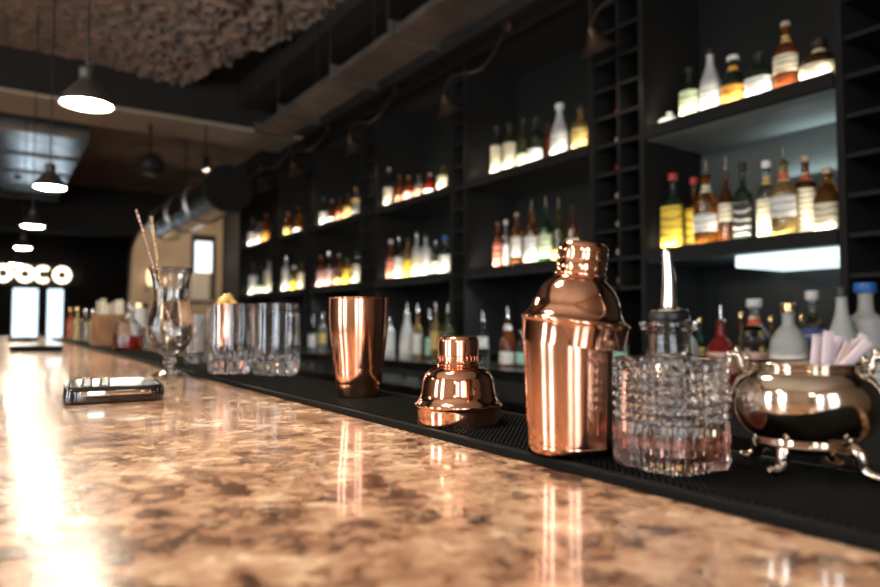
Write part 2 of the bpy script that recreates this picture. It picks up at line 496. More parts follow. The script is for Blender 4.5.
def bar_mat(y0, y1, label, nubs):
    root = thing('bar_mat', label, 'bar mat', ((XM0 + XM1) / 2, (y0 + y1) / 2, BARZ))
    hw = (XM1 - XM0) / 2; hl = (y1 - y0) / 2
    obj('base', boxbm(-hw, hw, -hl, hl, 0.0002, .006, bevel=.001), M_RUBBER, root, False)
    # raised rim on four sides
    r = .009; hh = .0084
    obj('rim', boxbm(-hw, -hw + r, -hl, hl, .004, hh, bevel=.0018), M_RUBBER, root, False)
    obj('rim', boxbm(hw - r, hw, -hl, hl, .004, hh, bevel=.0018), M_RUBBER, root, False)
    obj('rim', boxbm(-hw + r, hw - r, -hl, -hl + r, .004, hh, bevel=.0018), M_RUBBER, root, False)
    obj('rim', boxbm(-hw + r, hw - r, hl - r, hl, .004, hh, bevel=.0018), M_RUBBER, root, False)
    if nubs:
        vs, fs = [], []
        s = .0062; b = .0021; t = .0013; z0 = .0058; z1 = .0085
        nx = int((2 * hw - 2 * r - .004) / s); ny = int((2 * hl - 2 * r - .004) / s)
        for j in range(ny):
            for i in range(nx):
                cx = (i - (nx - 1) / 2) * s; cy = (j - (ny - 1) / 2) * s
                k = len(vs)
                for (q, z) in ((b, z0), (t, z1)):
                    vs += [(cx - q, cy - q, z), (cx + q, cy - q, z), (cx + q, cy + q, z), (cx - q, cy + q, z)]
                fs += [(k + 4, k + 5, k + 6, k + 7)] + [(k + a, k + (a + 1) % 4, k + 4 + (a + 1) % 4, k + 4 + a) for a in range(4)]
        me = bpy.data.meshes.new('nubs'); me.from_pydata(vs, [], fs); me.update()
        o = link('nubs', me, M_RUBBER, root, smooth=False); o['kind'] = 'stuff'
    return root
MATZ = BARZ + .0086
bar_mat(-0.15, 1.74, 'black rubber bar mat under the copper shaker and crystal decanter', True)
bar_mat(1.752, 5.9, 'black rubber bar mat under the far jars, straw box and decanter', True)

# ================================================================== FOREGROUND OBJECTS
def spot_on(px, py, z=MATZ):
    p = at_z(px, py, z); return p, mpp(p)

def cap_profiles(s):
    pass

# ---- copper cobbler shaker with its lid pushed on askew
def cobbler_lid(root, s, skirt_r, tilt=None):
    """lid parts in pixel units * s, origin at the skirt's lower rim centre"""
    pr = [(.0, 0.5)]
    skirt = smooth_prof([(skirt_r - 2.2, 1.0), (skirt_r - 2.2, 0), (skirt_r - 2.2, 0), (skirt_r, 0), (skirt_r, 0), (skirt_r + .4, 8), (skirt_r + 1.6, 20), (skirt_r + 2.6, 22), (skirt_r + 2.8, 24), (skirt_r + 1.5, 26.0),
                         (skirt_r - 3.2, 29), (skirt_r - 6.5, 35), (skirt_r - 9, 44), (skirt_r - 13.5, 54), (skirt_r - 20, 62), (skirt_r - 25.0, 66.5), (skirt_r - 26.5, 69)], 5)
    k = skirt_r - 26.5
    neck = [(k + 1.2, 69), (k + 1.6, 70.2), (k + 1.2, 71.4), (k - .3, 72), (k - 1, 74), (k - 1, 77.5), (k - 3, 77.5)]
    bm = lathe([(r * s, z * s) for r, z in skirt + neck], 72)
    dome = obj('dome', bm, M_COPPER, root)
    c = [(k - 2.5, 74.5), (k - .2, 74.5), (k + .3, 75), (k + .3, 84), (k + .0, 84.4), (k + .0, 85.4), (k + .35, 85.8), (k + .35, 91), (k + .0, 91.4), (k, 92.4), (k + .3, 92.8),
         (k + .1, 97.5), (k - 1.2, 100.6), (k - 3.6, 102.6), (k - 8, 103.8), (k - 16, 104.5), (0, 104.8)]
    cap = obj('cap', lathe([(r * s, z * s) for r, z in c], 64), M_COPPER, root)
    return dome, cap

def shaker():
    p, s = spot_on(569, 452)
    root = thing('cocktail_shaker', 'tall polished copper cocktail shaker with its lid pushed on askew', 'cocktail shaker', p)
    body = smooth_prof([(0, 0), (30, 0), (36, .8), (40, 3.5), (41.6, 9), (42.2, 20), (42.8, 45), (43.8, 80), (44.8, 110), (45, 124), (45, 124), (44, 124), (44, 124), (42.6, 80), (41, 20), (38, 6), (0, 4)], 5)
    obj('body', lathe([(r * s, z * s) for r, z in body], 80), M_COPPER2, root)
    lid = bpy.data.objects.new('lid', None); COL.objects.link(lid); lid.parent = root
    # skirt centre, tipped about the line of sight so that its right side drops
    view = Vector((p.x - EYE.x, p.y - EYE.y, 0)).normalized()
    right = Vector((view.y, -view.x, 0))
    lid.location = Vector((0, 0, 107 * s)) + right * (4.0 * s)
    lid.rotation_mode = 'QUATERNION'
    from mathutils import Quaternion
    lid.rotation_quaternion = Quaternion(view, math.radians(7.0))
    cobbler_lid(lid, s, 51.5)
shaker()

# ---- loose shaker top standing on the mat
def strainer_top():
    p, s = spot_on(458.5, 422)
    root = thing('shaker_top', 'loose copper shaker top with cap standing alone on the bar mat', 'shaker top', p)
    pr = smooth_prof([(39, 1), (39, 0), (39, 0), (42, 0), (42, 0), (42.3, 7), (42.6, 14.5), (43.8, 16.5), (44.2, 18.5), (43.0, 20.5), (40.5, 23), (38.2, 28),
                      (37, 34), (36, 41), (34.4, 46.5), (31, 51), (26, 54), (22.4, 55.5), (21.4, 57)], 5)
    pr += [(22.2, 57.2), (22.5, 58), (22.2, 58.8), (20.6, 59.4), (20.2, 61), (18, 61)]
    obj('dome', lathe([(r * s, z * s) for r, z in pr], 72), M_COPPER, root)
    # perforated band: little dark recesses round the neck
    def rf(a, i, r, z):
        return r
    cp = [(18, 59.5), (20.1, 59.5), (20.3, 60), (20.3, 61), (19.7, 61.4), (19.7, 66.0), (20.5, 66.6), (20.5, 80.5), (20.3, 81.4), (20, 83), (18.6, 84.8), (16, 85.9), (10, 86.6), (0, 86.9)]
    cap = obj('cap', lathe([(r * s, z * s) for r, z in cp], 64), M_COPPER2, root)
    for k in range(26):
        a = 2 * PI * k / 26
        obj('knurl', boxbm(-.55 * s, .9 * s, -1.2 * s, 1.2 * s, 61.6 * s, 65.8 * s, bevel=.3 * s, seg=1), M_COPPER2, cap,
            loc=(19.5 * s * math.cos(a), 19.5 * s * math.sin(a), 0), rot=(0, 0, a))
strainer_top()

# ---- copper tin
def tin():
    p, s = spot_on(358.5, 396)
    root_pr = smooth_prof([(0, 1.5), (17, 1.5), (19.8, 0), (20.4, 0), (21.2, 2), (22.0, 8), (24.2, 25), (26.6, 45), (28.7, 62), (29.6, 78), (29.7, 92), (29.6, 96.5), (30.3, 97.3), (30.3, 98.2), (29.3, 98.2),
                           (28.7, 92), (28.6, 78), (25.6, 45), (21, 8), (0, 5)], 4)
    o = obj('copper_tumbler', lathe([(r * s, z * s) for r, z in root_pr], 72), M_COPPER2, None, loc=p)
    tag(o, 'tall tapered copper tin tumbler standing open beside the cut glasses', 'tumbler')
tin()

# ---- cut glass mixing glasses
def mixing_glass(px, py, rpx, hpx, label, rot):
    p, s = spot_on(px, py)
    R = rpx
    outer = [(0, 0), (R * .78, 0), (R * .86, 1.0)]
    zs = [2.0, 4, 6, 8, 10, 12, 14, 16, 18, 20, 23, 27, 33, 40, 48, 56, 64, hpx - 1]
    outer += [(R * (.90 + .08 * min(1, z / 14.0) + .02 * z / hpx), z) for z in zs]
    outer += [(R * .992, hpx), (R * .955, hpx), (R * .945, hpx - 1)]
    n_out = len(outer)
    inner = [(R * (.93 - .03 * (1 - z / hpx)), z) for z in (56, 48, 40, 30, 24)] + [(R * .84, 18), (R * .78, 14), (R * .6, 12.4), (0, 12)]
    nf = 18
    def rf(a, i, r, z):
        if i < 2 or i >= n_out - 3: return r
        t = abs(math.sin(a * nf / 2))
        amp = 0.0
        if z < 22: amp = .10 * min(1.0, (22 - z) / 8.0)
        rr = r * (1 - amp * (1 - t))
        if 2.5 < z < 9.0: rr *= 1 - .018 * abs(math.sin(a * nf / 2 + z))
        return rr
    o = obj('mixing_glass', lathe([(r * s, z * s) for r, z in outer + inner], 144, lambda a, i, r, z: s * rf(a, i, r / s, z / s)), M_GLASS, None, loc=p, rot=(0, 0, rot))
    tag(o, label, 'glass', 'cut glass tumblers on the bar mat')
mixing_glass(229, 373, 22.6, 69, 'straight cut-glass tumbler in front of the golden garnish cup', .1)
mixing_glass(275.5, 374.5, 24.2, 71, 'straight cut-glass tumbler between its twin and the copper tin', .25)

# ---- copper cup heaped with golden peel, behind the first glass
def garnish_cup():
    p, s = spot_on(226, 366.5)
    root = thing('garnish_cup', 'small copper cup heaped with golden crinkled garnish behind the cut glass', 'cup', p)
    pr = smooth_prof([(0, 0), (11, 0), (13, 1), (15, 12), (16.5, 30), (16, 50), (16.6, 55), (16.6, 55), (15.6, 55), (15.6, 55), (15, 52), (0, 51)], 4)
    obj('cup', lathe([(r * s, z * s) for r, z in pr], 40), M_COPPER2, root)
    rnd = random.Random(5)
    for k in range(26):
        a = rnd.random() * 2 * PI; q = rnd.random() ** .6 * 10.5
        bm = bmesh.new(); bmesh.ops.create_icosphere(bm, subdivisions=2, radius=1)
        for v in bm.verts:
            v.co *= (3.4 + rnd.uniform(-.7, .7)) * s
        c = Vector((q * math.cos(a), q * math.sin(a), 58 + (11 - q) * 1.15 + rnd.uniform(-1, 1.5))) * s
        obj('garnish_piece', bm, pbr('golden_crinkled_peel', (0.95, 0.62, 0.20), 0.3, .2), root, loc=c)
garnish_cup()

# ---- hurricane glass
def hurricane():
    p, s = spot_on(169.5, 372.5, BARZ); s *= 1.045
    k = min(1.0, (XM0 - 15.7 * s - .001) / p.x); p.x *= k; p.y *= k
    root = thing('hurricane_glass', 'tall curved hurricane glass of water holding two twisted bar spoons', 'glass', p)
    outer = smooth_prof([(0, 1.2), (6, 1.2), (14.5, 0), (15.5, .6), (15, 1.5), (9, 3.2), (5, 6), (4.0, 9), (5.4, 11.5), (5.8, 13.5), (4.6, 16), (6.5, 18.5), (12.5, 23), (17.5, 30), (19.8, 38), (19.6, 47), (17.4, 57),
                         (15.3, 67), (14.9, 76), (16.2, 86), (18.4, 94), (19.2, 95.6), (18.9, 97), (18.0, 97)], 5)
    inner = smooth_prof([(17.2, 96), (16.8, 94), (14.8, 86), (13.5, 76), (13.9, 67), (16.0, 57), (18.2, 47), (18.4, 38), (16.2, 31), (11.5, 24.5), (6, 21.5), (0, 20.5)], 5)
    obj('bowl', lathe([(r * s, z * s) for r, z in outer + inner], 64), M_GLASS, root)
    liq = smooth_prof([(0, 20.3), (6, 21.3), (11.6, 24.3), (16.3, 30.8), (18.5, 38), (18.3, 47), (16.1, 57), (14.0, 67), (13.6, 74), (13.7, 78)], 5) + [(0, 78)]
    obj('water', lathe([(r * s, z * s) for r, z in liq], 64), M_WATER, root)
    return p, s
HP, HS = hurricane()

def bar_spoon(p_low, p_top, r, mat, label):
    p_low, p_top = Vector(p_low), Vector(p_top)
    root = thing('bar_spoon', label, 'bar spoon', p_low)
    d = p_top - p_low; L = d.length; q = d.to_track_quat('Z', 'Y')
    bm = bmesh.new()
    # twisted square stem
    n = 150; rings = []
    for i in range(n + 1):
        t = i / n; z = L * (.12 + .83 * t); a0 = t * L / .0085 * 1.0
        ring = []
        for k in range(8):
            a = a0 + k * PI / 4
            rr = r * (1.25 if k % 2 == 0 else .72)
            ring.append(bm.verts.new(q @ Vector((rr * math.cos(a), rr * math.sin(a), z))))
        rings.append(ring)
    for A, B in zip(rings, rings[1:]):
        for k in range(8):
            j = (k + 1) % 8; bm.faces.new((A[k], A[j], B[j], B[k]))
    bm.faces.new(rings[0][::-1]); bm.faces.new(rings[-1])
    obj('twisted_stem', bm, mat, root, smooth=False)
    bm = bmesh.new(); bmesh.ops.create_uvsphere(bm, u_segments=16, v_segments=10, radius=1)
    for v in bm.verts:
        v.co = q @ Vector((v.co.x * r * 1.5, v.co.y * r * 1.5, v.co.z * r * 2.6 + L * .96))
    obj('tip', bm, mat, root)
    bm = bmesh.new(); bmesh.ops.create_uvsphere(bm, u_segments=20, v_segments=14, radius=1)
    for v in bm.verts:
        x, y, z = v.co
        dish = -.35 * (1 - x * x - z * z) if y > 0 else 0
        v.co = q @ Vector((x * .0095, (y * .35 + dish) * .0075, z * .017 + .017))
    obj('spoon_bowl', bm, mat, root)
    return root
def spoon_px(low, top, mat, label, r, o0=-.004, o1=.012):
    # both ends lie in the vertical plane through the glass that faces the camera
    n = Vector((HP.x - EYE.x, HP.y - EYE.y, 0)).normalized()
    def hit(px, py, off):
        d = ray(px, py); t = ((HP - EYE).dot(n) + off) / d.dot(n); return EYE + d * t
    bar_spoon(hit(*low, o0), hit(*top, o1), r, mat, label)
spoon_px((177, 345), (135, 205), pbr('rose_copper', (.86, .52, .42), .14, 1.0), 'copper pink twisted bar spoon leaning out of the hurricane glass', .0016, -.007, -.004)
spoon_px((168.5, 346), (151, 212), M_GOLD, 'gold twisted bar spoon leaning out of the hurricane glass', .0019, .012, .012)

# ---- cut crystal tumbler behind the hurricane glass
def crystal_tumbler():
    p, s = spot_on(195, 363)
    H = 46; R = 13
    prof = [(0, 0), (R * .8, 0)] + [(R * (.82 + .18 * z / H), z) for z in [1 + k * 1.6 for k in range(31)]] + [(R, H), (R * .9, H)] + [(R * .88, H - 6), (R * .78, 10), (R * .6, 8), (0, 8)]
    n_out = 34
    def rf(a, i, r, z):
        if i < 2 or i > n_out - 2: return r
        u = a * 14 / (2 * PI); v = z / 6.0
        c = abs(((u + v) % 1) - .5) + abs(((u - v) % 1) - .5)
        return r * (1 + .05 * (c - .5))
    o = obj('crystal_tumbler', lathe([(r * s, z * s) for r, z in prof], 112, lambda a, i, r, z: s * rf(a, i, r / s, z / s)), M_GLASS, None, smooth=False, loc=p)
    tag(o, 'diamond-cut crystal tumbler tucked behind the hurricane glass', 'glass')
crystal_tumbler()

# ---- cut crystal decanter with pourer
def decanter():
    p, s = spot_on(671, 465)
    view = Vector((p.x - EYE.x, p.y - EYE.y, 0))
    root = thing('decanter', 'square cut-crystal bitters decanter with black stopper and metal pour spout', 'decanter', p, (0, 0, math.atan2(view.y, view.x) + math.radians(3)))
    A = 46.5          # half side of the rounded square
    def sq(a, e):     # superellipse radius for half side 1
        c, q = abs(math.cos(a)), abs(math.sin(a))
        return (c ** e + q ** e) ** (-1.0 / e)
    Hs = 108
    rows = []         # (half side, z, kind)
    rows += [(0, 1.2, 'o'), (A * .7, 1.2, 'o'), (A * .90, 0, 'o'), (A * .96, .8, 'f'), (A * .985, 3, 'f')]
    rows += [(A, z, 'f') for z in (6, 12, 20, 28, 36, 43, 45)]
    nrow = 6; z0 = 46.0; dz = (Hs - 4 - z0) / nrow; sub = 6
    for k in range(nrow * sub + 1): rows.append((A * 1.0, z0 + dz * k / sub, 'd'))
    rows += [(A * .975, Hs - 2, 'o'), (A * .93, Hs, 'o'), (A * .75, Hs + .8, 'o'), (A * .58, Hs + 1.2, 'n'), (22.6, Hs + 2.5, 'n'), (21.2, Hs + 5, 'n'), (20.6, Hs + 14, 'n'), (20.8, Hs + 22, 'n'), (23, Hs + 26, 'n'), (28.2, Hs + 28.5, 'n'),
             (30, Hs + 31, 'n'), (29.8, Hs + 33.5, 'n'), (27.5, Hs + 35.5, 'n'), (19, Hs + 36, 'n'), (17, Hs + 34.5, 'n')]
    inner = [(16.6, Hs + 20, 'n'), (16.8, Hs + 4, 'n'), (20, Hs - 3, 'n'), (A * .7, Hs - 6, 'i'), (A * .80, Hs - 12, 'i'), (A * .83, Hs - 30, 'i'), (A * .83, 50, 'i'), (A * .83, 16, 'i'), (A * .78, 10, 'i'), (A * .6, 8, 'i'), (0, 8, 'i')]
    allr = rows + inner
    kinds = [k for _, _, k in allr]
    NC = 34
    def rf(a, i, r, z):
        k = kinds[i]
        if k == 'n': return r
        e = 4.2 if k != 'i' else 4.0
        ang = a + PI / 4
        base = r * sq(ang, e)
        if k == 'f':
            return base * (1 - .030 * (1 - abs(math.sin(a * NC / 2))))
        if k == 'd':
            u = abs(2 * ((a * NC / (2 * PI)) % 1) - 1)
            v = abs(2 * (((z - z0) / dz) % 1) - 1)
            return base * (1 - .085 * max(u, v) + .02)
        return base
    obj('crystal_body', lathe([(r * s, z * s) for r, z, _ in allr], NC * 8, lambda a, i, r, z: s * rf(a, i, r / s, z / s)), M_GLASS, root, smooth=False)
    lv = 33
    liq = [(0, 7.8), (A * .605, 7.8), (A * .785, 9.8), (A * .835, 15.8), (A * .835, lv), (0, lv)]
    obj('bitters', lathe([(r * s, z * s) for r, z in liq], 64, lambda a, i, r, z: r * sq(a + PI / 4, 4.0)), M_BITTERS, root)
    # rubber stopper with ribs, then flange
    st = [(0, Hs + 4), (13.5, Hs + 4)]
    for k in range(5):
        z = Hs + 6 + k * 5.5
        st += [(13.8, z), (15.9, z + 1.2), (16.0, z + 2.6), (13.8, z + 3.8)]
    st += [(16.2, Hs + 36.6), (19.5, Hs + 37), (20.2, Hs + 40), (19.4, Hs + 43.5), (17.0, Hs + 45), (0, Hs + 45)]
    stp = obj('stopper', lathe([(r * s, z * s) for r, z in st], 40), M_RUBBER2, root)
    col = [(0, Hs + 44.6), (17.4, Hs + 44.6), (18.6, Hs + 45.6), (18.0, Hs + 47.2), (12, Hs + 48.5), (8.6, Hs + 50), (0, Hs + 50.2)]
    obj('collar', lathe([(r * s, z * s) for r, z in col], 40), M_CHROME, root)
    bm = bmesh.new()
    pts, rad = [], []
    for k in range(13):
        t = k / 12
        pts.append(Vector((1.0 * s * math.sin(t * PI), (-1.0 * math.sin(t * PI) + 1.5 * t * t) * s, (Hs + 49 + 61 * t) * s)))
        rad.append((8.0 - 3.4 * t - (1.2 if k == 12 else 0)) * s)
    tube(bm, pts, rad, 18)
    obj('spout', bm, M_CHROME, root)
decanter()

# ---- footed silver sugar bowl with sticks
def sugar_bowl():
    p, s = spot_on(806, 470); p.z += .0014
    view = Vector((p.x - EYE.x, p.y - EYE.y, 0)).normalized(); right = Vector((view.y, -view.x, 0))
    ang = math.atan2(right.y, right.x)
    root = thing('sugar_bowl', 'tarnished silver footed sugar bowl with scrolled handles, at the decanter side', 'bowl', p, (0, 0, ang))
    # local x = across the picture, y = away from the camera
    pr = smooth_prof([(0, 23), (22, 23), (38, 26), (53, 35), (63, 48.5), (67.5, 64), (67, 78), (61, 90), (54, 96.5), (50, 99.5), (51.5, 102.5), (54, 104.5), (54.4, 105.6), (53, 106), (50.5, 104.5), (48, 100), (52, 95),
                      (59, 88), (64.5, 77), (65, 64), (60, 50), (50, 38.5), (34, 30), (0, 27)], 5)
    bm = lathe([(r * s, z * s) for r, z in pr], 96, lambda a, i, r, z: r * (1.0 + .0 * math.cos(a)))
    for v in bm.verts: v.co.y *= .86
    b = obj('bowl', bm, M_SILVER, root)
    # base ring
    ring = [(28, 20), (38, 18.5), (45, 21), (47, 25), (44, 29), (36, 30), (28, 26), (28, 20)]
    bm = lathe([(r * s, z * s) for r, z in ring], 64)
    for v in bm.verts: v.co.y *= .86
    obj('base_ring', bm, M_SILVER, root)
    for (fx, fy) in ((-18, -30), (46, -26), (-44, 24), (22, 32)):
        d = Vector((fx, fy, 0)).normalized()
        base = Vector((fx * .86, fy * .86, 0))
        pts = [base + Vector((0, 0, 26)), base + d * 5 + Vector((0, 0, 22)), base + d * 7 + Vector((0, 0, 15)), base + d * 9 + Vector((0, 0, 8)), base + d * 17 + Vector((0, 0, 3.6)), base + d * 24 + Vector((0, 0, 3.2)), base + d * 28 + Vector((0, 0, 5))]
        sp = []
        for i in range(len(pts) - 1):
            for k in range(4):
                t = k / 4
                p0 = pts[max(i - 1, 0)]; p1 = pts[i]; p2 = pts[i + 1]; p3 = pts[min(i + 2, len(pts) - 1)]
                sp.append(0.5 * ((2 * p1) + (p2 - p0) * t + (2 * p0 - 5 * p1 + 4 * p2 - p3) * t * t + (3 * p1 - p0 - 3 * p2 + p3) * t ** 3))
        sp.append(pts[-1])
        n = len(sp)
        rad = [(8.0 - 4.4 * (i / (n - 1))) * s if i < n - 4 else (3.2 + .5 * math.sin(i)) * s for i in range(n)]
        foot = obj('foot', tube(bmesh.new(), [v * s for v in sp], rad, 12), M_SILVER, root)
        # acanthus swell at the knee
        for sgn in (-1, 1):
            t = Vector((-d.y, d.x, 0)) * sgn
            q = [base + t * 3 + Vector((0, 0, 24)), base + t * 14 + Vector((0, 0, 21)) - d * 1, base + t * 25 + Vector((0, 0, 25)) - d * 5]
            obj('scroll', tube(bmesh.new(), [v * s for v in bez(*q, 8)], [(5.6 - 3.0 * i / 8) * s for i in range(9)], 10), M_SILVER, foot)
    for sg in (-1, 1):
        x = 58 * sg
        pts = [Vector((x - sg * 2, 0, 96)), Vector((x + sg * 2, 0, 110)), Vector((x + sg * 8, 0, 113)), Vector((x + sg * 12, 0, 104)), Vector((x + sg * 14, 0, 90)), Vector((x + sg * 15, 0, 78)), Vector((x + sg * 11, 0, 66)), Vector((x + sg * 6, 0, 62))]
        sp = []
        for i in range(len(pts) - 1):
            for k in range(5):
                t = k / 5
                p0 = pts[max(i - 1, 0)]; p1 = pts[i]; p2 = pts[i + 1]; p3 = pts[min(i + 2, len(pts) - 1)]
                sp.append(0.5 * ((2 * p1) + (p2 - p0) * t + (2 * p0 - 5 * p1 + 4 * p2 - p3) * t * t + (3 * p1 - p0 - 3 * p2 + p3) * t ** 3))
        sp.append(pts[-1])
        n = len(sp)
        h = obj('handle', tube(bmesh.new(), [v * s for v in sp], [(3.0 + 1.3 * abs(math.sin(i * .75))) * s for i in range(n)], 12), M_SILVER, root)
        for k, (dx, dz) in enumerate(((-6, 109), (4, 116), (11, 112), (16, 100))):
            bm = bmesh.new(); bmesh.ops.create_icosphere(bm, subdivisions=2, radius=4.2 * s)
            obj('bead', bm, M_SILVER, h, loc=((x + sg * dx) * s, (2 if k % 2 else -2) * s, dz * s))
    # rim beads on the side of the sticks
    # sugar sticks: leaning paper sachets
    stick_m = pbr('lavender_paper', (.74, .60, .66), .5, 0, .25)
    rnd = random.Random(11)
    heads = [(818, 335), (829, 331), (840, 336), (850, 343), (858, 341), (865, 335), (869, 341), (832, 342)]
    for i, (hx, hy) in enumerate(heads):
        # every sachet stands in its own plane and leans on the rim at most
        yl = (-18, -25, 24, 17.5, 4, 11, -11, -4)[i]
        R_ = Matrix.Rotation(ang, 3, 'Z')
        dd = ray(hx, hy); t = ((p - EYE).dot(view) + yl * s) / dd.dot(view)
        hi = EYE + dd * t
        hl = R_.transposed() @ (hi - p)
        rim_z = 105 * s; xr = min(hl.x - 3 * s, (37 if abs(yl) < 13 else 33 if abs(yl) < 20 else 25) * s)
        k = min(1.0, (rim_z - 62 * s) / max(hl.z - rim_z, 1e-4) * (hl.x - xr) / (44 * s))
        xl = xr - (hl.x - xr) * (rim_z - 62 * s) / max(hl.z - rim_z, 1e-4)
        if xl < -40 * s:      # shorten: keep the direction, start higher
            f = (xr + 40 * s) / (xr - xl); lo_l = Vector((-40 * s, yl * s, rim_z - (rim_z - 62 * s) * f))
        else: lo_l = Vector((xl, yl * s, 62 * s))
        lo = p + R_ @ lo_l
        d = hi - lo; L = d.length
        ez = d.normalized(); ey = view.copy(); ex_ = ey.cross(ez).normalized()
        q = Matrix((ex_, ey, ez)).transposed(); tw = Matrix.Identity(3)
        w, th = .0036, .0016
        bm = bmesh.new(); rings = []
        for zz, ww, tt in ((0, w, th * .15), (.006, w, th * .5), (.014, w, th), (L * .5, w, th * 1.15), (L - .014, w, th), (L - .006, w, th * .4), (L, w, th * .15)):
            ring = []
            for k in range(12):
                a = 2 * PI * k / 12
                ring.append(bm.verts.new(q @ (tw @ Vector((ww * math.copysign(abs(math.cos(a)) ** .7, math.cos(a)), tt * math.sin(a), zz)))))
            rings.append(ring)
        for A_, B_ in zip(rings, rings[1:]):
            for k in range(12):
                j = (k + 1) % 12; bm.faces.new((A_[k], A_[j], B_[j], B_[k]))
        bm.faces.new(rings[0][::-1]); bm.faces.new(rings[-1])
        o = obj('sugar_stick', bm, stick_m, None, loc=lo)
        tag(o, 'slim lavender sugar stick sachet standing in the silver bowl', 'sugar stick', 'sugar sticks in the silver bowl')
sugar_bowl()

# ---- black ashtray
def ashtray():
    a = at_z(67, 406, BARZ); b = at_z(162, 401, BARZ)
    ax = (b - a); L = ax.length; ax.normalize()
    rz = math.atan2(ax.y, ax.x)
    dep = .17
    ctr = (a + b) / 2 + Vector((-ax.y, ax.x, 0)) * dep / 2
    root = thing('ashtray', 'glossy black rectangular ashtray with two rest notches on the marble', 'ashtray', (ctr.x, ctr.y, BARZ), (0, 0, rz))
    hx, hy = L / 2 + .006, dep / 2; H = .0255
    def rr(hx, hy, r, n=7):
        pts = []
        for cx, cy, a0 in ((hx - r, hy - r, 0), (-hx + r, hy - r, PI / 2), (-hx + r, -hy + r, PI), (hx - r, -hy + r, 1.5 * PI)):
            for k in range(n + 1):
                t = a0 + PI / 2 * k / n; pts.append((cx + r * math.cos(t), cy + r * math.sin(t)))
        return pts
    loops = [(rr(hx - .006, hy - .006, .016), .0005), (rr(hx - .001, hy - .001, .02), .003), (rr(hx, hy, .021), .008), (rr(hx - .001, hy - .001, .02), H - .003), (rr(hx - .003, hy - .003, .019), H),
             (rr(hx - .008, hy - .008, .015), H), (rr(hx - .0105, hy - .0105, .013), H - .003), (rr(hx - .018, hy - .022, .012), .008), (rr(hx - .024, hy - .028, .01), .0055)]
    bm = bmesh.new(); rings = []
    for pts, z in loops: rings.append([bm.verts.new((x, y, z)) for x, y in pts])
    n = len(rings[0])
    for A, B in zip(rings, rings[1:]):
        for k in range(n):
            j = (k + 1) % n; bm.faces.new((A[k], A[j], B[j], B[k]))
    bm.faces.new(rings[0][::-1]); bm.faces.new(rings[-1])
    tray = obj('tray', bm, M_BLACKGLOSS, root)
    # pale sheet added; its colour holds the daylight the black inside reflects
    bm = bmesh.new(); rings = []
    for pts, z in ((rr(hx - .0095, hy - .0095, .014), H + .0003), (rr(hx - .0175, hy - .0215, .012), .0085), (rr(hx - .0245, hy - .0285, .01), .006)):
        rings.append([bm.verts.new((x, y, z)) for x, y in pts])
    for A, B in zip(rings, rings[1:]):
        for k in range(len(A)):
            j = (k + 1) % len(A); bm.faces.new((A[k], A[j], B[j], B[k]))
    bm.faces.new(rings[-1])
    obj('daylight_sheet', bm, pbr('reflected_daylight_grey', (.72, .74, .78), .38, 1.0), root)
    for x in (-hx * .50, -hx * .12):
        r_ = obj('rest', boxbm(x - .008, x + .008, hy - .024, hy - .002, H - .012, H + .0025, bevel=.0015), M_BLACKGLOSS, root, False)
        obj('groove', boxbm(x - .0048, x + .0048, hy - .0246, hy - .0016, H - .009, H + .003, bevel=.001), pbr('notch_bright_tone', (.85, .82, .78), .25, 1.0), r_, False)  # bright counter seen through the notch, put into an inset's colour
    obj('steel_band', boxbm(-hx + .022, hx - .022, -hy - .0012, -hy + .001, H * .48, H * .78, bevel=.0008), M_CHROME, root)
ashtray()

# ---- dark trays further along the bar
def flat_tray(pxa, pxb, py, label):
    a = at_z(pxa, py, BARZ); b = at_z(pxb, py, BARZ)
    ctr = (a + b) / 2; L = (b - a).length
    d = (b - a).normalized()
    root = thing('bill_tray', label, 'tray', (ctr.x, ctr.y, BARZ), (0, 0, math.atan2(d.y, d.x)))
    hx, hy = L / 2, .04
    bm = bmesh.new(); rings = []
    for ox, z in ((-.004, .0005), (0, .008), (.002, .022), (-.004, .024), (-.008, .017)):
        rings.append([bm.verts.new(((hx + ox) * math.copysign(abs(math.cos(t)) ** .4, math.cos(t)), (hy + ox) * math.copysign(abs(math.sin(t)) ** .4, math.sin(t)), z)) for t in [2 * PI * k / 32 for k in range(32)]])
    for A, B in zip(rings, rings[1:]):
        for k in range(32):
            j = (k + 1) % 32; bm.faces.new((A[k], A[j], B[j], B[k]))
    bm.faces.new(rings[0][::-1]); bm.faces.new(rings[-1])
    obj('tray', bm, pbr('matte_black_leather', (.012, .011, .011), 1.0, spec=.0), root)
    obj('clip', boxbm(-hx * .2, hx * .2, hy - .025, hy - .004, .0235, .027, bevel=.001), M_BLACKMET, root)
flat_tray(13, 60, 351.5, 'flat black bill tray on the marble past the ashtray')
flat_tray(10, 36, 341, 'farther flat black bill tray near the bar end by the doors')

# ================================================================== FAR ITEMS ON THE BAR
def simple_bottle(root, s, prof, mat, seg=28):
    return obj('glass', lathe([(r * s, z * s) for r, z in prof], seg), mat, root)
def dasher(px, py, w, h, gm, cm, label):
    p, s = spot_on(px, py)
    root = thing('dasher_bottle', label, 'bottle', p, group='small stoppered bottles at the bar mat end')
    R = w / 2
    pr = smooth_prof([(0, 0), (R * .9, 0), (R, 1), (R, h * .5), (R * .9, h * .6), (R * .35, h * .7), (R * .3, h * .84), (R * .36, h * .86), (0, h * .86)], 3)
    simple_bottle(root, s, pr, gm)
    st = [(0, h * .85), (R * .42, h * .85), (R * .5, h * .9), (R * .45, h * .97), (0, h)]
    obj('stopper', lathe([(r * s, z * s) for r, z in st], 16), cm, root)
AMB = pbr('amber_glass', (0.62, 0.22, 0.04), 0.03, 0, 0.9, 1.4)
ORG = pbr('orange_glass', (0.85, 0.22, 0.06), 0.05, 0, 0.7, 1.4)
YEL = pbr('pale_yellow_glass', (0.9, 0.72, 0.36), 0.05, 0, 0.8, 1.4)
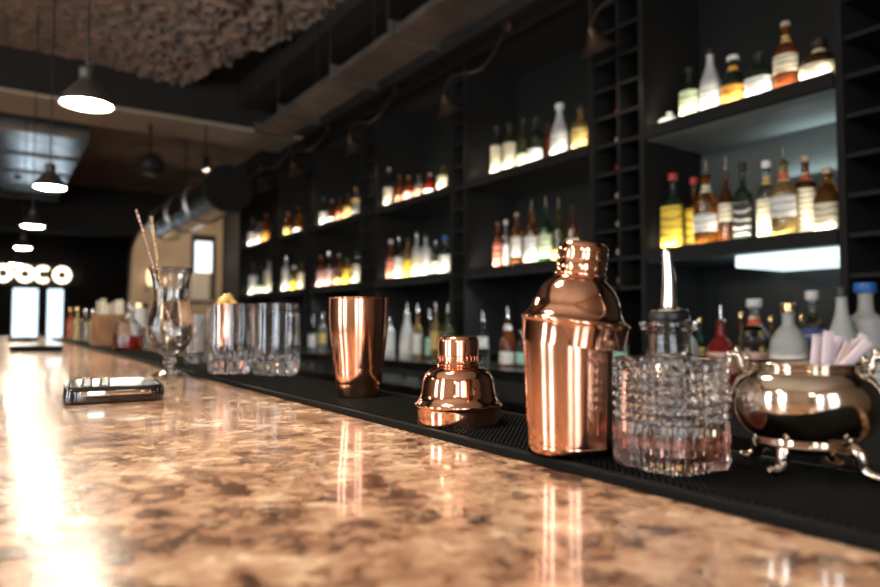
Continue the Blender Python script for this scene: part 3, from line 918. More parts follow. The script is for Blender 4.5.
dasher(70, 339, 8, 32, ORG, M_GOLD, 'small orange bottle with gold stopper on the bar mat')
dasher(77, 340.5, 9, 34, YEL, M_GOLD, 'small pale yellow bottle with gold stopper on the bar mat')
dasher(85, 341.5, 9, 33, M_GLASS_THIN, M_STEEL, 'small clear bottle with steel stopper on the bar mat')
dasher(92.5, 343.5, 9, 35, YEL, M_STEEL, 'small pale yellow bottle with steel stopper beside the straw box')
dasher(97.5, 341, 7, 31, AMB, M_GOLD, 'small amber bottle with gold stopper behind the straw box')
def straw_box():
    p, s = spot_on(111, 345.5)
    root = thing('straw_box', 'brown wooden box caddy on the bar mat holding pale straws', 'caddy', p, (0, 0, .2))
    w, d, h = 15 * s, 13 * s, 31 * s; t = .006
    obj('side_panel', boxbm(-w, -w + t, -d, d, .002, h), M_WOOD, root, False)
    obj('side_panel', boxbm(w - t, w, -d, d, .002, h), M_WOOD, root, False)
    obj('front_panel', boxbm(-w + t, w - t, -d, -d + t, .002, h), M_WOOD, root, False)
    obj('back_panel', boxbm(-w + t, w - t, d - t, d, .002, h), M_WOOD, root, False)
    obj('bottom', boxbm(-w + t, w - t, -d + t, d - t, 0, t), M_WOOD, root, False)
    obj('divider', boxbm(-.003, .003, -d + t, d - t, t, h), M_WOOD, root, False)
    rnd = random.Random(2)
    cols = [pbr('white_straw', (.85, .82, .76), .4), pbr('cream_straw', (.85, .74, .52), .4)]
    for k in range(16):
        x = (-.85 + 1.7 * (k % 8) / 7) * w * .80; y = (-.4 if k < 8 else .4) * d
        x += .004 if x > 0 else -.004
        lean = .02 * x / w
        q = Matrix.Rotation(.2, 3, 'Z')
        a = p + q @ Vector((x, y, t)); b = p + q @ Vector((x + lean * h, y + (-.02 if k < 8 else .02) * h, h + (12 + rnd.uniform(-2, 4)) * s))
        mid = Vector(a)
        o = obj('drinking_straw', tube(bmesh.new(), [(0, 0, 0), b - a], .0035, 8), cols[k % 2], None, loc=mid)
        tag(o, ('white' if k % 2 == 0 else 'cream') + ' drinking straw standing in the wooden caddy box', 'straw', 'straws in the wooden caddy')
straw_box()
def round_decanter():
    p, s = spot_on(128, 351)
    root = thing('round_decanter', 'round glass decanter half full of dark red drink by the straw box', 'decanter', p)
    out = smooth_prof([(0, 0), (11, 0), (13.6, 1.5), (14.4, 7), (14.0, 16), (11.5, 25), (7, 30), (4.5, 33), (4.5, 39), (6, 40.5)], 4) + [(5, 40.5), (3.6, 38), (3.6, 33)]
    inn = smooth_prof([(3.6, 33), (6, 29.5), (10.5, 24.5), (13, 16), (13.4, 7), (12.4, 2.6), (0, 1.6)], 4)
    obj('glass', lathe([(r * s, z * s) for r, z in out + inn[1:]], 40), M_GLASS, root)
    lq = [(0, 1.4), (12.5, 2.4), (13.5, 7), (13.3, 12.5), (13.1, 15.5), (0, 15.5)]
    obj('drink', lathe([(r * s, z * s) for r, z in lq], 40), pbr('dark_red_drink', (.42, .05, .03), 0, 0, 1.0, 1.33), root)
    bm = bmesh.new(); bmesh.ops.create_uvsphere(bm, u_segments=20, v_segments=12, radius=5.2 * s)
    obj('stopper', bm, M_GLASS, root, loc=(0, 0, 44.5 * s))
round_decanter()
def jar(px, py, w, h, mat, capm, label):
    p, s = spot_on(px, py)
    root = thing('jar', label, 'jar', p)
    R = w / 2
    obj('glass', lathe([(r * s, z * s) for r, z in smooth_prof([(0, 0), (R * .92, 0), (R, 1.5), (R, h * .8), (R * .8, h * .88), (0, h * .88)], 3)], 28), mat, root)
    obj('lid', lathe([(r * s, z * s) for r, z in [(0, h * .87), (R * .86, h * .87), (R * .88, h * .9), (R * .86, h), (0, h)]], 28), capm, root)
jar(140, 346, 15, 43, pbr('milky_glass', (.72, .72, .74), .25, 0, .5), M_GOLD, 'tall milky glass jar with gold lid behind the red decanter')
jar(148, 348, 11, 22, pbr('dim_green_glass', (.25, .3, .24), .1, 0, .8), M_BLACKMET, 'short dim green jar with black lid beside the hurricane glass')

# ================================================================== BACK BAR
XS0, XS1 = 2.38, 2.80          # shelf front and rear
XBOT = 2.45                    # bottle row
SH1 = 1.51; SH2 = 2.05         # lower and upper shelf tops
BCZ = 0.97                     # back counter top
ST = 0.04
BAYS_PX = [('A', 838, 655), ('B', 590, 475), ('C', 450, 385), ('D', 360, 320), ('E', 305, 285), ('F', 272, 247)]
def ypx(px, x=XBOT, py=200): return at_x(px, py, x).y
BAYS = {k: (ypx(a, XS0), ypx(b, XBOT)) for k, a, b in BAYS_PX}
Y_START, Y_END = 0.35, BAYS['F'][1] + .06
# racks between the bays
ks = [k for k, _, _ in BAYS_PX]
RACKS = [(Y_START + .06, BAYS['A'][0])] + [(BAYS[ks[i]][1], BAYS[ks[i + 1]][0]) for i in range(5)]

def back_bar():
    root = thing('back_bar_shelving', 'tall black back bar shelving with lit bottle bays and wine racks', 'shelving', (XS0, Y_START, 0))
    ox, oy = XS0, Y_START
    def B(nm, x0, x1, y0, y1, z0, z1, mat, par=root, bev=0):
        return obj(nm, boxbm(x0 - ox, x1 - ox, y0 - oy, y1 - oy, z0, z1, bevel=bev), mat, par, False)
    TOPZ = 2.78
    for (y0, y1) in RACKS:
        B('upright', XS0, XS1, y0 - .0, y0 + .025, BCZ + .03, TOPZ, M_BLACK)
        B('upright', XS0, XS1, y1 - .025, y1, BCZ + .03, TOPZ, M_BLACK)
    B('upright', XS0, XS1, BAYS['F'][1], BAYS['F'][1] + .05, BCZ + .03, TOPZ, M_BLACK)
    for k in ks:
        y0, y1 = BAYS[k]
        for i, z in enumerate((SH1, SH2)):
            sh = B('shelf_board', XS0, XS1 - .012, y0 + .001, y1 - .001, z - ST, z, M_BLACK)
            B('underside_panel', XS0 + .015, XS1 - .013, y0 + .003, y1 - .003, z - ST - .004, z - ST - .0005, M_UNDER_LIT if k == 'A' else M_UNDER_SHADE, sh)
            # front lip with the light strip tucked behind it
            B('front_lip', XS0 - .012, XS0, y0 + .001, y1 - .001, z - ST, z + .014, M_BLACK, sh)
            st = B('light_strip', XS0 + .0005, XS0 + .006, y0 + .02, y1 - .02, z + .001, z + .007, M_LED, sh)
            d = bpy.data.lights.new('shelf_light', 'AREA'); d.shape = 'RECTANGLE'; d.spread = math.radians(110)
            d.size = (y1 - y0) - .05; d.size_y = .012; d.energy = 1.7 * (y1 - y0) / .8; d.color = (1.0, .90, .74)
            lo = bpy.data.objects.new('shelf_light', d); COL.objects.link(lo); lo.parent = root
            lo.location = (XS0 + .012 - ox, (y0 + y1) / 2 - oy, z + .014)
            lo.rotation_euler = Vector((1, 0, .75)).to_track_quat('-Z', 'Y').to_euler()
            # light long side along the shelf
            lo.rotation_euler = Matrix(((0, .6, -.8), (1, 0, 0), (0, -.8, -.6))).to_euler()
        for j, (z0, z1) in enumerate(((BCZ + .03, SH1 - ST), (SH1, SH2 - ST), (SH2, TOPZ))):
            B('back_panel', XS1 - .012, XS1, y0 + .001, y1 - .001, z0 + .001, z1 - .001, M_BACK_LIT if (k == 'A' and j == 1) else M_BACK_SHADE)
    # wine racks: cubby boards
    for (y0, y1) in RACKS:
        z = 1.36
        B('rack_back', XS1 - .012, XS1, y0 + .026, y1 - .026, BCZ + .03, TOPZ, M_BLACK)
        ym = (y0 + y1) / 2
        two = (y1 - y0) > .24
        if two: B('rack_divider', XS0 + .02, XS1 - .013, ym - .008, ym + .008, 1.36, TOPZ - .002, M_BLACK)
        while z < TOPZ - .05:
            if two:
                B('rack_board', XS0 + .01, XS1 - .013, y0 + .026, ym - .009, z - .008, z + .008, M_BLACK)
                B('rack_board', XS0 + .01, XS1 - .013, ym + .009, y1 - .026, z - .008, z + .008, M_BLACK)
            else: B('rack_board', XS0 + .01, XS1 - .013, y0 + .026, y1 - .026, z - .008, z + .008, M_BLACK)
            z += .135
    B('cornice', XS0 - .04, XS1, Y_START, Y_END, TOPZ, TOPZ + .12, M_BLACK)
    for k in ('B', 'C', 'D', 'E'):  # strips and lamps added to brighten the bottles on the counter
        y0, y1 = BAYS[k]
        B('added_counter_strip', XS0 - .03, XS0 - .013, y0 + .03, y1 - .03, SH1 - ST - .006, SH1 - ST + .008, M_FILLSTRIP)
        d = bpy.data.lights.new('counter_fill_light', 'AREA'); d.shape = 'RECTANGLE'; d.size = .02; d.size_y = y1 - y0 - .08; d.energy = 2.6 * (y1 - y0); d.color = (.86, .97, 1.0); d.spread = 1.9
        lo = bpy.data.objects.new('counter_fill_light', d); COL.objects.link(lo); lo.parent = root
        lo.location = (XS0 - .022 - ox, (y0 + y1) / 2 - oy, SH1 - ST - .010); lo.rotation_euler = (0, math.radians(-8), 0)
    # lit panel under the lower shelf of the first bay
    y0, y1 = BAYS['A']
    sp = at_x(785, 255, XS1).y
    B('light_panel', XS0 + .06, XS1 - .014, y0 + .02, sp, SH1 - ST - .05, SH1 - ST - .0045, M_LEDPANEL)
    d = bpy.data.lights.new('panel_and_fill_light', 'AREA'); d.shape = 'RECTANGLE'; d.size = .3; d.size_y = .4; d.energy = 2.2; d.color = (.8, .97, 1)
    lo = bpy.data.objects.new('panel_and_fill_light', d); COL.objects.link(lo); lo.parent = root
    lo.location = (XS0 + .25 - ox, (y0 + sp) / 2 - oy + .05, SH1 - ST - .02)
    d = bpy.data.lights.new('panel_and_fill_light', 'AREA'); d.shape = 'RECTANGLE'; d.size = .03; d.size_y = .35; d.energy = .5; d.color = (.8, .97, 1); d.spread = 2.2  # upward fill lamp added to brighten the upper shelf's underside
    lo = bpy.data.objects.new('panel_and_fill_light', d); COL.objects.link(lo); lo.parent = root
    lo.location = (XS1 - .03 - ox, y0 + .22 - oy, SH1 + .30); lo.rotation_euler = (PI, 0, 0)
    # counter
    croot = thing('back_counter', 'dark back counter with steel edge carrying the lower bottle row', 'counter', (2.05, Y_START, 0))
    def C(nm, x0, x1, y0, y1, z0, z1, mat, bev=0):
        return obj(nm, boxbm(x0 - 2.05, x1 - 2.05, y0 - Y_START, y1 - Y_START, z0, z1, bevel=bev), mat, croot, False)
    C('worktop', 2.10, 2.94, Y_START, Y_END, BCZ - .03, BCZ, pbr('dark_glossy_worktop', (.03, .03, .03), .15), .003)
    C('steel_edge', 2.085, 2.0995, Y_START, Y_END, BCZ - .035, BCZ + .004, M_STEEL, .002)
    n = 8
    for k in range(n):
        a = Y_START + (Y_END - Y_START) * k / n; b = Y_START + (Y_END - Y_START) * (k + 1) / n
        C('cabinet_body', 2.14, 2.93, a + .001, b - .001, .1, BCZ - .031, M_BLACK)
        C('cabinet_door', 2.115, 2.139, a + .008, b - .008, .12, BCZ - .05, M_BLACK, .003)
        C('handle', 2.095, 2.114, (a + b) / 2 - .06, (a + b) / 2 + .06, BCZ - .13, BCZ - .115, M_STEEL, .003)
    C('plinth', 2.18, 2.93, Y_START, Y_END, 0, .1, M_BLACKMET)
    # speed rail ledge in front
    C('ledge', 1.90, 2.084, Y_START + .6, Y_END, .80, .82, M_STEEL)
    C('ledge_lip', 1.885, 1.8995, Y_START + .6, Y_END, .80, .86, M_STEEL)
back_bar()

# ------------------------------------------------------------------ bottles
GM = {
    'clear': M_GLASS_THIN,
    'amber': AMB,
    'dark': pbr('dark_green_glass', (0.03, 0.05, 0.03), 0.05, 0, 0.5, 1.45),
    'brown': pbr('brown_glass', (0.22, 0.07, 0.02), 0.04, 0, 0.8, 1.4),
    'red': pbr('red_glass', (0.50, 0.04, 0.03), 0.05, 0, 0.6, 1.4),
    'rust': pbr('rust_red_glass', (0.42, 0.10, 0.03), 0.05, 0, 0.7, 1.4),
    'green': pbr('green_glass', (0.02, 0.14, 0.04), 0.05, 0, 0.8, 1.4),
    'frost': pbr('frosted_glass', (0.72, 0.74, 0.74), 0.5, 0, 0.35, 1.4),
    'grey': pbr('smoky_glass', (0.45, 0.45, 0.42), 0.15, 0, 0.7, 1.4),
    'silver': pbr('silver_glass', (0.72, 0.72, 0.74), 0.35, 0.3),
    'yellow': pbr('straw_yellow_glass', (0.75, 0.50, 0.16), 0.05, 0, 0.8, 1.4),
    'olive': pbr('olive_glass', (0.10, 0.11, 0.03), 0.08, 0, 0.7, 1.4),
}
def label_mat(name, col, ink, bands):
    m = pbr('label_' + name, col, 0.6)
    n, l, b = nodes(m)
    if not n.get('done'):
        tc = n.new('ShaderNodeTexCoord'); w = n.new('ShaderNodeTexWave'); w.name = 'done'
        w.bands_direction = 'Z'; w.inputs['Scale'].default_value = bands; w.inputs['Distortion'].default_value = 6.0
        w.inputs['Detail'].default_value = 2
        r = n.new('ShaderNodeValToRGB'); e = r.color_ramp.elements
        e[0].position = .06; e[0].color = (*ink, 1); e[1].position = .22; e[1].color = (*col, 1)
        l.new(tc.outputs['Object'], w.inputs['Vector']); l.new(w.outputs['Fac'], r.inputs['Fac']); l.new(r.outputs['Color'], b.inputs['Base Color'])
    return m
LM = {
    'cream': label_mat('cream', (.80, .74, .56), (.35, .26, .16), 14),
    'white': label_mat('white', (.86, .85, .82), (.45, .42, .40), 12),
    'yellow': label_mat('yellow', (.88, .70, .06), (.62, .14, .05), 9),
    'orange': label_mat('orange', (.90, .42, .06), (.25, .08, .03), 9),
    'black': label_mat('black', (.03, .03, .03), (.6, .58, .55), 10),
    'green': label_mat('green', (.72, .80, .55), (.2, .32, .12), 12),
    'pink': label_mat('pink', (.80, .50, .46), (.5, .15, .12), 12),
    'blue': label_mat('blue', (.10, .16, .50), (.7, .7, .8), 10),
    'gold': label_mat('gold', (.82, .60, .20), (.35, .18, .05), 12),
    'teal': label_mat('teal', (.45, .80, .66), (.15, .35, .28), 12),
    'red': label_mat('red', (.72, .13, .07), (.85, .7, .5), 10),
}
CM = {
    'black': M_BLACKMET, 'white': pbr('white_cap', (.82, .80, .78), .4), 'red': pbr('red_cap', (.55, .05, .05), .35), 'gold': M_GOLD, 'silver': M_STEEL,
    'cork': pbr('cork_cap', (.62, .48, .32), .7), 'blue': pbr('blue_cap', (.04, .16, .55), .35), 'brown': pbr('brown_cap', (.20, .09, .05), .5),
}
SHAPES = {   # (radius fraction, height fraction), neck radius fraction, body top fraction
    'round': ([(0, 0), (.93, 0), (1, .02), (1, .52), (.97, .58), (.72, .66), (.42, .71), (.34, .76), (.32, .90), (.38, .905), (.38, .93), (0, .93)], 2.0, .52),
    'tall': ([(0, 0), (.93, 0), (1, .02), (1, .62), (.92, .67), (.55, .72), (.38, .76), (.36, .90), (.42, .905), (.42, .93), (0, .93)], 2.0, .62),
    'slope': ([(0, 0), (.93, 0), (1, .02), (1, .46), (.88, .55), (.60, .67), (.40, .77), (.34, .90), (.40, .905), (.40, .93), (0, .93)], 2.0, .46),
    'square': ([(0, 0), (.95, 0), (1, .015), (1, .58), (.95, .62), (.55, .68), (.36, .72), (.34, .90), (.40, .905), (.40, .93), (0, .93)], 5.0, .58),
    'squat': ([(0, 0), (.90, 0), (1, .05), (1, .48), (.93, .58), (.70, .68), (.40, .745), (.34, .78), (.33, .87), (.38, .88), (.38, .91), (0, .91)], 2.6, .46),
    'wide': ([(0, 0), (.88, 0), (.98, .06), (1, .30), (.97, .46), (.82, .60), (.50, .70), (.34, .75), (.33, .86), (.38, .87), (.38, .90), (0, .90)], 2.2, .42),
    'bell': ([(0, 0), (.93, 0), (1, .03), (.96, .30), (.86, .46), (.66, .60), (.46, .72), (.36, .80), (.34, .90), (.40, .905), (.40, .93), (0, .93)], 2.0, .34),
}
def superr(a, e):
    c, q = abs(math.cos(a)), abs(math.sin(a))
    return (c ** e + q ** e) ** (-1.0 / e)
def make_bottle(loc, R, H, shape, glass, lab, labspan, cap, pour, label, group=None, neckband=None, name='bottle', yaw=None):
    if yaw is None:
        v = Vector((EYE.x - loc[0], EYE.y - loc[1], 0)); v.normalize(); yaw = math.atan2(v.y, v.x - .8) + random.uniform(-.15, .15)
    root = thing(name, label, 'bottle', loc, (0, 0, yaw), group)
    pts, e, _ = SHAPES[shape]
    prof = smooth_prof(pts, 2)
    def rad_at(zf):
        for (r0, z0), (r1, z1) in zip(prof, prof[1:]):
            if z0 <= zf <= z1 and z1 > z0: return r0 + (r1 - r0) * (zf - z0) / (z1 - z0)
        return 1.0
    def ex(zf): return e if zf < .6 else 2.0
    seg = 24
    obj('glass', lathe([(r * R, z * H) for r, z in prof], seg, lambda a, i, r, z: r * superr(a, ex(z / H))), GM[glass], root)
    def band(nm, z0, z1, a0, a1, mat, off, n=14, m=5):
        bm = bmesh.new(); rows = []
        for j in range(m + 1):
            zf = z0 + (z1 - z0) * j / m
            row = []
            for i in range(n + 1):
                a = a0 + (a1 - a0) * i / n
                r = (rad_at(zf) * superr(a, ex(zf))) * R + off
                row.append(bm.verts.new((r * math.cos(a), r * math.sin(a), zf * H)))
            rows.append(row)
        for A, B in zip(rows, rows[1:]):
            for i in range(n): bm.faces.new((A[i], A[i + 1], B[i + 1], B[i]))
        return obj(nm, bm, mat, root)
    if lab:
        z0, z1 = labspan
        w = 1.25
        band('label', z0, z1, -w, w, LM[lab], .0012)
    if neckband: band('neck_label', .70, .80, 0, 2 * PI, LM[neckband], .001, 16, 3)
    zt = pts[-1][1] * H; rn = pts[-2][0] * R
    if pour:
        st = [(0, zt), (rn * .85, zt), (rn * 1.0, zt + .004), (rn * .7, zt + .012), (.005, zt + .014), (.0042, zt + .05), (.003, zt + .062), (0, zt + .062)]
        obj('pourer', lathe(st, 14), M_STEEL, root)
    else:
        c0 = zt - .02 * H
        cpz = [(rn * .9, c0), (rn * 1.12, c0), (rn * 1.14, c0 + .004), (rn * 1.12, H - .002), (rn * 1.0, H), (0, H)]
        if cap == 'cork': cpz = [(rn * .8, c0), (rn * .98, c0), (rn * 1.0, c0 + .004), (rn * .98, H - .003), (rn * .85, H), (0, H)]
        if cap in ('white', 'blue'): cpz = [(rn * .9, c0), (rn * 1.25, c0), (rn * 1.3, c0 + .004), (rn * 1.28, H - .003), (rn * 1.1, H), (0, H)]
        obj('cap', lathe(cpz, 20), CM[cap], root)
    return root

BAYWORD = {'A': 'sixth bay from the arched wall', 'B': 'fifth bay from the arched wall', 'C': 'fourth bay from the arched wall', 'D': 'third bay from the arched wall',
           'E': 'second bay from the arched wall', 'F': 'bay nearest the arched wall'}
GW = {'clear': 'clear', 'amber': 'amber', 'dark': 'dark green', 'brown': 'brown', 'red': 'red', 'rust': 'rust red', 'green': 'green', 'frost': 'frosted', 'grey': 'smoky', 'silver': 'silver', 'yellow': 'pale yellow', 'olive': 'olive'}
USED = {}
KSH = {'square': 1.24, 'squat': 1.09, 'wide': 1.04}
def upright_spans():
    u = [(y0, y0 + .025) for y0, y1 in RACKS] + [(y1 - .025, y1) for y0, y1 in RACKS] + [(BAYS['F'][1], BAYS['F'][1] + .05)]
    return sorted(u)
def plan(bay, level, px, top, w, shape, glass, lab, span, cap, pour=False, neck=None, dx=0.0):
    z = {'upper': SH2, 'lower': SH1, 'counter': BCZ}[level] + .0006
    X = XBOT + dx
    p = on_row(px, X, z); m = mpp(p); y = p.y
    zz = z + .3
    for _ in range(4): zz += (proj((X, y, zz))[1] - top) * m
    H = max(.16, min(.36, zz - z))
    if pour: H = max(.16, H - .035)
    R = min(w / 2 * m, .072 if bay == 'A' else .052)
    return dict(bay=bay, level=level, x=X, y=y, z=z, H=H, R=R, k=KSH.get(shape, 1.0), shape=shape, glass=glass, lab=lab, span=span, cap=cap, pour=pour, neck=neck, dx=dx)
def settle(rows):
    for b in rows:            # never through the front lip or the uprights
        e = b['R'] * b['k'] + .003
        if b['level'] == 'counter':
            if b['dx'] < 0: b['x'] = min(b['x'], XS0 - e)
        else: b['x'] = max(b['x'], XS0 + .008 + e)
        if b['x'] + e > XS0:
            for u0, u1 in upright_spans():
                if u0 - e < b['y'] < u1 + e:
                    b['y'] = u0 - e if b['y'] < (u0 + u1) / 2 else u1 + e
    for _ in range(60):       # ease neighbours apart, a touch thinner where they stay tight
        for i, a in enumerate(rows):
            for c in rows[i + 1:]:
                d = math.hypot(a['x'] - c['x'], a['y'] - c['y'])
                need = a['R'] * a['k'] + c['R'] * c['k'] + .004
                if d < need:
                    f = max(.97, d / need); a['R'] *= f; c['R'] *= f
def shelf_bottle(b):
    where = {'upper': 'upper shelf', 'lower': 'lower shelf', 'counter': 'back counter'}[b['level']]
    sw = {'round': '', 'tall': 'tall', 'slope': 'sloping', 'square': 'square', 'squat': 'squat', 'wide': 'wide', 'bell': 'bell-shaped'}[b['shape']]
    desc = (sw + ' ' if sw else '') + GW[b['glass']] + ' bottle'
    if b['lab']: desc += ', ' + b['lab'] + ' label'
    desc += ', pourer' if b['pour'] else (', %s cap' % b['cap'])
    label = '%s, %s, %s' % (desc, where, BAYWORD[b['bay']])
    make_bottle((b['x'], b['y'], b['z']), b['R'], b['H'], b['shape'], b['glass'], b['lab'], b['span'], b['cap'], b['pour'], label, 'back bar bottles', b['neck'])
L_, U_, K_ = 'lower', 'upper', 'counter'
def run(bay, level, rows):
    plans = [plan(bay, level, *r) for r in rows]
    settle(plans)
    for b in plans: shelf_bottle(b)
# px, top, width, shape, glass, label, span, cap, pour, neck, dx
run('A', U_, [
    (690, 68, 19, 'round', 'dark', 'green', (.02, .56), 'black'),
    (711, 50, 20, 'slope', 'silver', 'white', (.04, .44), 'black'),
    (734, 56, 23, 'slope', 'dark', 'orange', (.03, .42), 'white', False, 'orange'),
    (760, 53, 26, 'squat', 'dark', 'white', (.06, .46), 'black'),
    (787, 22, 26, 'round', 'rust', 'cream', (.28, .52), 'cork', False, 'gold'),
    (818, 40, 38, 'wide', 'amber', 'cream', (.08, .44), 'black', False, 'cream'),
])
run('A', L_, [
    (674, 174, 22, 'square', 'dark', 'yellow', (.02, .57), 'red'),
    (695, 178, 19, 'square', 'brown', 'yellow', (.02, .57), 'red', False, None, .10),
    (707, 160, 25, 'round', 'amber', 'white', (.20, .42), 'black', True, 'cream'),
    (727, 155, 17, 'round', 'brown', 'cream', (.30, .52), 'black', True, None),
    (744, 163, 20, 'square', 'dark', 'black', (.10, .5), 'black'),
    (768, 161, 19, 'round', 'clear', 'cream', (.04, .52), 'white', False, 'gold', .02),
    (785, 148, 25, 'round', 'yellow', 'white', (.26, .52), 'red', True, 'red', -.01),
    (807, 156, 19, 'tall', 'brown', 'cream', (.06, .60), 'cork', False, 'red', .07),
    (829, 168, 25, 'squat', 'amber', 'cream', (.04, .46), 'cork', False, None, -.01),
])
run('A', K_, [
    (628, 312, 18, 'round', 'grey', 'teal', (.1, .5), 'black', True, None, -.06),
    (686, 316, 28, 'squat', 'frost', 'white', (.12, .4), 'white', False, None, -.12),
    (722, 308, 26, 'round', 'red', 'pink', (.2, .5), 'black', True, None, -.22),
    (757, 299, 30, 'round', 'clear', 'pink', (.2, .4), 'white', False, 'red', -.12),
    (790, 303, 34, 'squat', 'frost', 'white', (.1, .45), 'gold', False, None, -.255),
    (816, 291, 23, 'tall', 'clear', 'blue', (.5, .62), 'white', False, None, -.10),
    (844, 287, 30, 'slope', 'frost', 'white', (.08, .3), 'black', False, None, -.25),
    (873, 276, 38, 'tall', 'frost', 'white', (.1, .3), 'blue', False, None, -.10),
    (742, 312, 12, 'round', 'amber', 'gold', (.1, .5), 'gold', False, None, .12),
    (772, 316, 12, 'round', 'amber', 'cream', (.1, .5), 'gold', False, None, .14),
    (803, 314, 12, 'round', 'yellow', 'gold', (.1, .5), 'gold', False, None, .13),
    (862, 300, 16, 'square', 'brown', 'gold', (.1, .5), 'cork', False, None, .16),
    (700, 318, 12, 'round', 'green', 'gold', (.1, .5), 'gold', False, None, .12),
])
run('B', U_, [
    (497, 126, 12, 'tall', 'dark', 'cream', (.03, .6), 'black'),
    (510, 124, 14, 'tall', 'olive', 'cream', (.03, .6), 'black'),
    (523, 118, 11, 'round', 'olive', 'green', (.1, .3), 'black'),
    (536, 118, 17, 'round', 'dark', 'white', (.02, .34), 'black'),
    (548, 122, 9, 'round', 'rust', 'white', (.03, .2), 'black', False, None, .09),
    (560, 104, 18, 'slope', 'silver', 'white', (.03, .44), 'white'),
    (581, 106, 18, 'round', 'yellow', 'gold', (.06, .5), 'black'),
])
run('B', L_, [
    (498, 222, 10, 'tall', 'rust', 'red', (.05, .55), 'brown'),
    (506, 220, 9, 'tall', 'grey', 'white', (.1, .5), 'white', False, None, .05),
    (517, 213, 11, 'tall', 'amber', 'white', (.2, .55), 'cork'),
    (532, 199, 15, 'round', 'amber', 'white', (.08, .5), 'red', True),
    (546, 197, 14, 'round', 'green', 'green', (.12, .5), 'black', True),
    (559, 199, 14, 'round', 'olive', 'gold', (.02, .22), 'black', True),
    (573, 205, 13, 'round', 'brown', 'cream', (.05, .4), 'black'),
])
run('B', K_, [
    (484, 313, 12, 'tall', 'clear', 'white', (.35, .6), 'silver', True, None, -.1),
    (508, 308, 17, 'bell', 'rust', 'white', (.05, .28), 'red', True, 'white', -.12),
    (524, 330, 12, 'squat', 'clear', 'teal', (.1, .4), 'silver', False, None, -.1),
    (575, 322, 16, 'round', 'clear', 'white', (.1, .5), 'white', False, None, -.1),
])
run('C', U_, [
    (389, 168, 10, 'round', 'clear', 'cream', (.03, .5), 'cork'),
    (400, 174, 9, 'round', 'rust', 'red', (.03, .3), 'black'),
    (409, 176, 10, 'round', 'rust', 'pink', (.03, .4), 'gold'),
    (419, 174, 9, 'round', 'grey', 'red', (.03, .4), 'black'),
    (430, 174, 11, 'squat', 'red', 'white', (.03, .3), 'cork'),
    (443, 166, 12, 'tall', 'yellow', 'cream', (.03, .6), 'black'),
])
run('C', L_, [
    (391, 240, 9, 'round', 'rust', 'red', (.1, .5), 'white'),
    (399, 236, 9, 'round', 'clear', 'white', (.05, .5), 'silver'),
    (408, 238, 11, 'round', 'yellow', 'yellow', (.03, .45), 'black'),
    (417, 232, 10, 'round', 'frost', 'cream', (.1, .5), 'silver'),
    (426, 234, 11, 'tall', 'frost', 'white', (.03, .55), 'black'),
    (436, 240, 8, 'round', 'dark', 'green', (.1, .4), 'silver'),
    (445, 236, 12, 'round', 'clear', 'white', (.03, .5), 'blue'),
])
run('C', K_, [
    (391, 318, 11, 'tall', 'frost', 'white', (.1, .55), 'silver', False, None, -.1),
    (410, 302, 15, 'bell', 'frost', 'white', (.1, .35), 'silver', True, None, -.1),
    (421, 304, 10, 'round', 'yellow', 'white', (.1, .5), 'gold', True, None, -.08),
    (430, 310, 9, 'round', 'clear', 'teal', (.1, .5), 'silver', True, None, -.1),
    (439, 303, 10, 'tall', 'yellow', 'gold', (.2, .55), 'silver', True, None, -.08),
    (452, 304, 20, 'squat', 'olive', 'green', (.05, .3), 'silver', True, None, -.1),
])
run('D', U_, [
    (324, 198, 8, 'round', 'clear', 'white', (.03, .5), 'black'),
    (332, 200, 8, 'round', 'brown', 'cream', (.03, .3), 'cork'),
    (340, 197, 8, 'round', 'rust', 'red', (.03, .4), 'black'),
    (348, 194, 9, 'round', 'amber', 'gold', (.03, .5), 'black'),
    (356, 188, 9, 'tall', 'grey', 'gold', (.5, .62), 'gold'),
])
run('D', L_, [
    (320, 256, 9, 'tall', 'rust', 'pink', (.03, .5), 'brown'),
    (329, 252, 10, 'tall', 'clear', 'pink', (.03, .5), 'silver'),
    (339, 254, 8, 'round', 'amber', 'gold', (.03, .25), 'cork'),
    (347, 258, 9, 'tall', 'yellow', 'yellow', (.03, .6), 'black'),
    (357, 252, 10, 'tall', 'clear', 'cream', (.03, .6), 'black'),
])
run('D', K_, [
    (314, 316, 9, 'round', 'clear', 'white', (.1, .5), 'silver', True, None, -.1),
    (324, 312, 9, 'tall', 'grey', 'gold', (.2, .5), 'blue', True, None, -.1),
    (366, 318, 9, 'tall', 'clear', 'white', (.1, .5), 'silver', True, None, -.08),
    (350, 318, 9, 'tall', 'clear', 'teal', (.1, .5), 'silver', True, None, -.08),
])
run('E', U_, [
    (288, 212, 8, 'round', 'amber', 'gold', (.03, .4), 'brown'),
    (298, 206, 8, 'tall', 'amber', 'white', (.03, .22), 'black'),
])
run('E', L_, [
    (286, 252, 8, 'tall', 'frost', 'white', (.03, .6), 'silver'),
    (294, 266, 7, 'round', 'yellow', 'yellow', (.03, .45), 'white'),
    (301, 262, 6, 'tall', 'yellow', 'cream', (.03, .6), 'black'),
])
run('F', U_, [
    (252, 218, 8, 'round', 'clear', 'white', (.03, .5), 'gold'),
    (259, 222, 7, 'round', 'grey', 'white', (.1, .5), 'black'),
    (266, 214, 8, 'round', 'rust', 'orange', (.1, .4), 'red'),
])
run('F', L_, [
    (253, 262, 8, 'tall', 'clear', 'white', (.03, .6), 'black'),
    (261, 266, 7, 'round', 'green', 'green', (.1, .3), 'green' if 'green' in CM else 'black'),
    (269, 258, 11, 'tall', 'frost', 'cream', (.03, .6), 'brown'),
])

